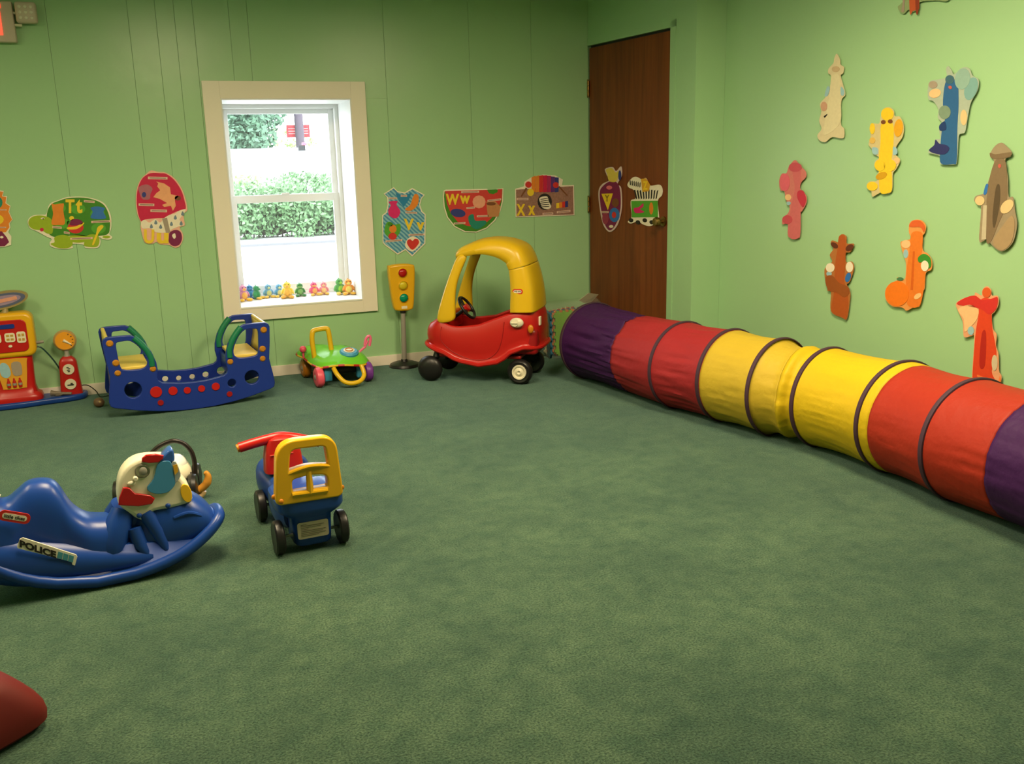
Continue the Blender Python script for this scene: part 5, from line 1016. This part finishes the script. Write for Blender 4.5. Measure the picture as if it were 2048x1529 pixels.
bm = BM(); lathe(bm, [(.021, .004), (.023, .002), (.022, -.006), (.018, -.009), (.0, -.006)], (p_[0][0], YFc-.002, p_[0][1]), (0, -1, 0), 22, cap=False); ob('dial_recess', bm, plastic('dark grey plastic', (.10, .09, .07)), mcx)
bm = BM(); ell(bm, (p_[0][0]+.002, YFc-.004, p_[0][1]), (.013, .006, .014), 14); ob('dial', bm, M_grey, mcx)
bm = BM(); cyl(bm, (p_[1][0], YFc-.006, p_[1][1]), (0, 1, 0), .0078, .02, 16, .6); ob('key_knob', bm, M_cream, mcx); bm = BM(); ell(bm, (p_[2][0], YFc, p_[2][1]-.006), (.013, .008, .009), 12); ob('key_mount', bm, M_cream, mcx)
for k in (3, 4): bm = BM(); ell(bm, (p_[k][0], YFc-.002, p_[k][1]), (.0085, .006, .0085), 14); ob('blue_bolt', bm, M_blue, mcx)
panel('headlight', [circ(p_[5][0]-.001, p_[5][1], .017, 26, .033, .15)], .004, plastic('headlight yellow', (.88, .50, .02), .25), mcx, YFc-.002, .002)
# stickers
def quad_on(name, px4, yo, m_, par, th=.0008):
    q = mP(px4, yo); bm = BM(); box_ = [bm.verts.new((s, yo-th, z)) for s, z in q]+[bm.verts.new((s, yo+.004, z)) for s, z in q]
    n = len(px4); bm.faces.new(box_[:n]); bm.faces.new(box_[n:][::-1])
    for k in range(n): bm.faces.new((box_[k], box_[(k+1) % n], box_[n+(k+1) % n], box_[n+k]))
    return ob(name, bm, m_, par, False)
yo = .008
st_ = quad_on('police_sticker', [(145, 1000), (168, 935), (195, 922), (650, 1068), (660, 1085), (640, 1158), (618, 1152), (612, 1128), (152, 1012)], yo, white, mcx)
Q = lambda a, b, d: (lambda sz: Vector((sz[0], yo-.0012-d, sz[1])))(mP([(168+a*312, 1000-b*62+a*98+b*a*2)], yo)[0])
put_text('sticker_text', 'POLICE', Q, blk, st_, bold=.05)
for k in range(3): quad_on('blue_block', [(498+k*47, 1040+k*14), (538+k*47, 1052+k*14), (528+k*47, 1106+k*14), (486+k*47, 1094+k*14)], yo-.001, pr('block teal', (75, 145, 165)), st_)
bx = mP([(125, 745)], .022)[0]; plate(mcx, (bx[0], .0215, bx[1]), (0, -1, 0), .088, .034, 'little tikes', -.38)
bm = BM(); grid(bm, [[Vector((-.405+.036*i, YB-.055+.035*j, .325+.004*math.sin(i*.8)-.0035*abs(j-1.5)**2)) for j in range(4)] for i in range(5)]); o = ob('tail_sticker', bm, white, mcx); solid(o, .002)
bm = BM(); ell(bm, (-.33, YB-.01, .329), (.034, .022, .002), 16); ob('star_badge', bm, pr('mustard', (215, 160, 40)), mcx); bm = BM(); ell(bm, (-.33, YB-.01, .331), (.014, .010, .002), 12); ob('badge_mark', bm, navp, mcx)
# far handle grips hidden behind the fairing
bm = BM(); tube(bm, [(.13, YB-.02, .335), (.12, YB+.13, .33)], .012, 10); ob('far_grip', bm, M_blue, mcx)

# ================================================================== WHITE RIDE-ON BEHIND IT
rbk = floor_at(318, 1012)
rd = thing('white_push_toy', 'white rounded push toy with black hoop handle behind the motorcycle', 'push toy', (rbk.x, rbk.y+.07, 0), math.radians(-8))
def rP(u, v, off=0): q = plane_sz((rbk.x, rbk.y+.07), -8, [(200+u/6.95, 860+v/6.95)], off)[0]; return Vector((q[0], off, q[1]))
bm = BM()
def eb(c, r): ell(bm, c, r, 24)
eb((.0, 0, .11), (.14, .11, .085)); ob('body', bm, M_cream, rd)
bm = BM(); ell(bm, (.075, .0, .145), (.05, .06, .045), 22); ob('hood', bm, mat('white gloss plastic', (.8, .8, .78), .25), rd)
for x, sgn in ((-.138, -1), (.145, 1)):
    for y in (-.05, .09):
        bm = BM(); lathe(bm, [(0, -.016), (.03, -.018), (.052, -.014), (.058, 0), (.052, .014), (.03, .018), (0, .016)], (x, y, .058), (1, 0, 0), 26); ob('wheel', bm, M_black, rd)
bm = BM(); tube(bm, spline([rP(1150, 620, -.02), rP(1240, 620, -.02), rP(1320, 720, -.02), rP(1350, 850, -.02), rP(1340, 960, -.02)], 5), .012, 10); ob('wheel_arch', bm, M_brownblk, rd)
bm = BM(); tube(bm, spline([rP(640, 420), rP(770, 270), rP(900, 190), rP(1030, 155), rP(1160, 190), rP(1260, 290), rP(1310, 430), rP(1325, 620), rP(1330, 760)], 5), .0095, 12); ob('hoop_handle', bm, M_brownblk, rd)
p_ = [rP(1455, 580, -.03), rP(1500, 640, -.03), rP(1490, 730, -.03), rP(1430, 800, -.03), rP(1370, 840, -.03)]
bm = BM(); tube(bm, spline(p_, 4), [.004]+[.010+.001*k for k in range(8)]+[.016]*8, 10); lab(ob('horn', bm, plastic('tan orange plastic', (.55, .24, .03)), rd), 'curved orange horn')
bm = BM(); tube(bm, spline([rP(1250, 960, -.03), rP(1330, 950, -.03), rP(1420, 900, -.03), rP(1440, 850, -.03)], 4), [.014]*8+[.012]*5, 10); ob('bumper', bm, plastic('tan plastic', (.62, .42, .20)), rd)
bm = BM(); tube(bm, spline([rP(285, 600), rP(250, 720), rP(240, 860)], 4), .006, 8); ob('dark_edging', bm, M_brownblk, rd)
bm = BM(); box(bm, rP(240, 900), (.02, .06, .035), .006); lab(ob('green_panel', bm, plastic('mid green', (.05, .4, .1)), rd), 'green side panel')

# ================================================================== RED FOAM SHAPE IN THE CORNER
ra = floor_at(80, 1462); rb2 = floor_at(0, 1508); d = (rb2-ra).normalized(); e = Vector((d.y, -d.x, 0)); e = e if e.y > 0 else -e
rc_ = ra+d*.185+e*.19+Vector((.022, 0, 0))
rf = thing('toddler_chair', 'red rounded moulded chair poking in at the bottom left corner', 'chair', (rc_.x, rc_.y, 0), math.atan2(d.y, d.x))
rg = [ringxy(0, 0, .20, .18, .003, .3), ringxy(0, 0, .215, .195, .015, .3), ringxy(0, 0, .215, .195, .06, .3), ringxy(.015, 0, .195, .185, .11, .35), ringxy(.03, .0, .17, .17, .16, .4), ringxy(.05, .0, .145, .15, .185, .5), ringxy(.06, 0, .10, .11, .198, .6), ringxy(.06, 0, .05, .05, .20, .8)]
bm = BM(); loft(bm, rg); o = ob('seat_shell', bm, mat('matt red plastic', (.13, .005, .004), .6, noise_s=5, noise_a=.08), rf); subs(o, 1)

# ================================================================== PLUSH BIRDS ON THE SILL
M_eye = mat('bead eye', (.01, .01, .01), .2)
def plush(name, c): return mat(name, c, .9, noise_s=70, noise_a=.2, bump=.8, bump_s=180, bump_d=.004, sheen=.6)
birds = [  # u, v(bottom), y extra, colour, belly/beak colour, feet colour, size, turn, label
 (215, 480, .0, (.62, .25, .42), (.85, .45, .10), (.85, .50, .03), 1.12, 20, 'pink and lilac plush bird at the left end of the window sill'),
 (300, 420, .05, (.04, .22, .50), (.05, .25, .5), (.04, .2, .45), .95, 0, 'dark blue plush bird second from the left on the sill'),
 (415, 458, .03, (.04, .30, .12), (.04, .3, .12), (.80, .50, .05), .98, 60, 'green plush bird turned away, third from the left'),
 (590, 425, .0, (.16, .40, .62), (.6, .65, .3), (.85, .55, .08), .95, 15, 'light blue plush bird beside the turned green bird'),
 (765, 425, .05, (.12, .38, .68), (.65, .65, .35), (.85, .55, .08), .92, 10, 'light blue plush bird leaning beside the yellow bird'),
 (885, 430, -.01, (.88, .66, .08), (.9, .5, .1), (.88, .45, .05), 1.14, -10, 'yellow plush bird in the middle of the sill'),
 (1085, 412, .05, (.06, .26, .07), (.20, .45, .15), (.05, .24, .07), .94, 0, 'dark green plush frog sitting on the sill'),
 (1285, 392, .0, (.82, .13, .30), (.88, .45, .15), (.88, .55, .10), .96, 15, 'hot pink plush bird right of the green frog'),
 (1450, 388, .06, (.85, .30, .38), (.9, .6, .3), (.88, .55, .10), .92, -10, 'pale pink plush bird beside the hot pink one'),
 (1675, 375, .0, (.10, .38, .10), (.30, .65, .08), (.85, .6, .12), 1.14, 20, 'bright green plush bird second from the right end'),
 (1815, 378, .0, (.88, .36, .06), (.88, .70, .15), (.88, .48, .04), 1.12, -5, 'orange and yellow plush bird at the right end of the sill')]
for i, (u, v, dy, c1, c2, c3, sc, turn, label) in enumerate(birds):
    p = floor_at(460+u/7.585, 540+v/7.585, .460)
    p.y = min(max(p.y, WY+.06), WY+.33)
    frog = 'frog' in label
    t = thing('plush_frog' if frog else 'plush_bird', label, 'plush toy', (p.x, p.y+.025+dy*.5, .460), math.radians(turn), 'plush toys on the window sill')
    k = .094/.1*sc*(p.y/6.0); m1, m2, m3 = plush('plush %d' % i, c1), plush('plush front %d' % i, c2), plush('plush feet %d' % i, c3)
    bm = BM(); ell(bm, (0, 0, .033*k), (.026*k, .024*k, .033*k), 18)
    for q in bm.verts: q.co *= 1+.03*noise.noise(q.co*120)
    ob('body', bm, m1, t)
    bm = BM(); ell(bm, (0, -.002, .074*k), (.0215*k, .020*k, .021*k), 18); tube(bm, [(0, 0, .09*k), (-.004, 0, .102*k)], [.005*k, .002*k], 6)
    for q in bm.verts: q.co *= 1+.02*noise.noise(q.co*120)
    t.scale = (1.08, 1.05, 1); hd = ob('head', bm, m1, t)
    bm = BM(); ell(bm, (0, -.014*k, .033*k), (.018*k, .014*k, .022*k), 14); ob('belly', bm, m2, t)
    bm = BM()
    if frog: ell(bm, (0, -.016*k, .068*k), (.018*k, .01*k, .008*k), 12)
    else: lathe(bm, [(.010*k, 0), (.008*k, .006*k), (0, .018*k)], (0, -.017*k, .070*k), (0, -1, -.1), 12)
    ob('mouth' if frog else 'beak', bm, m2, hd)
    for sx in (-1, 1):
        bm = BM(); ell(bm, (sx*.009*k, -.018*k, .081*k), (.0028*k, .002*k, .0034*k), 8); ob('eye', bm, M_eye, hd)
        bm = BM(); ell(bm, (sx*.026*k, -.002, .040*k), (.008*k, .013*k, .02*k), 12, rot=Matrix.Rotation(sx*-.35, 4, 'Y')); ob('wing' if not frog else 'arm', bm, m1, t)
        bm = BM(); ell(bm, (sx*.021*k, -.028*k, .0095*k), (.014*k, .024*k, .0098*k), 14, rot=Matrix.Rotation(sx*.45, 4, 'Z')); ob('foot', bm, m3, t)
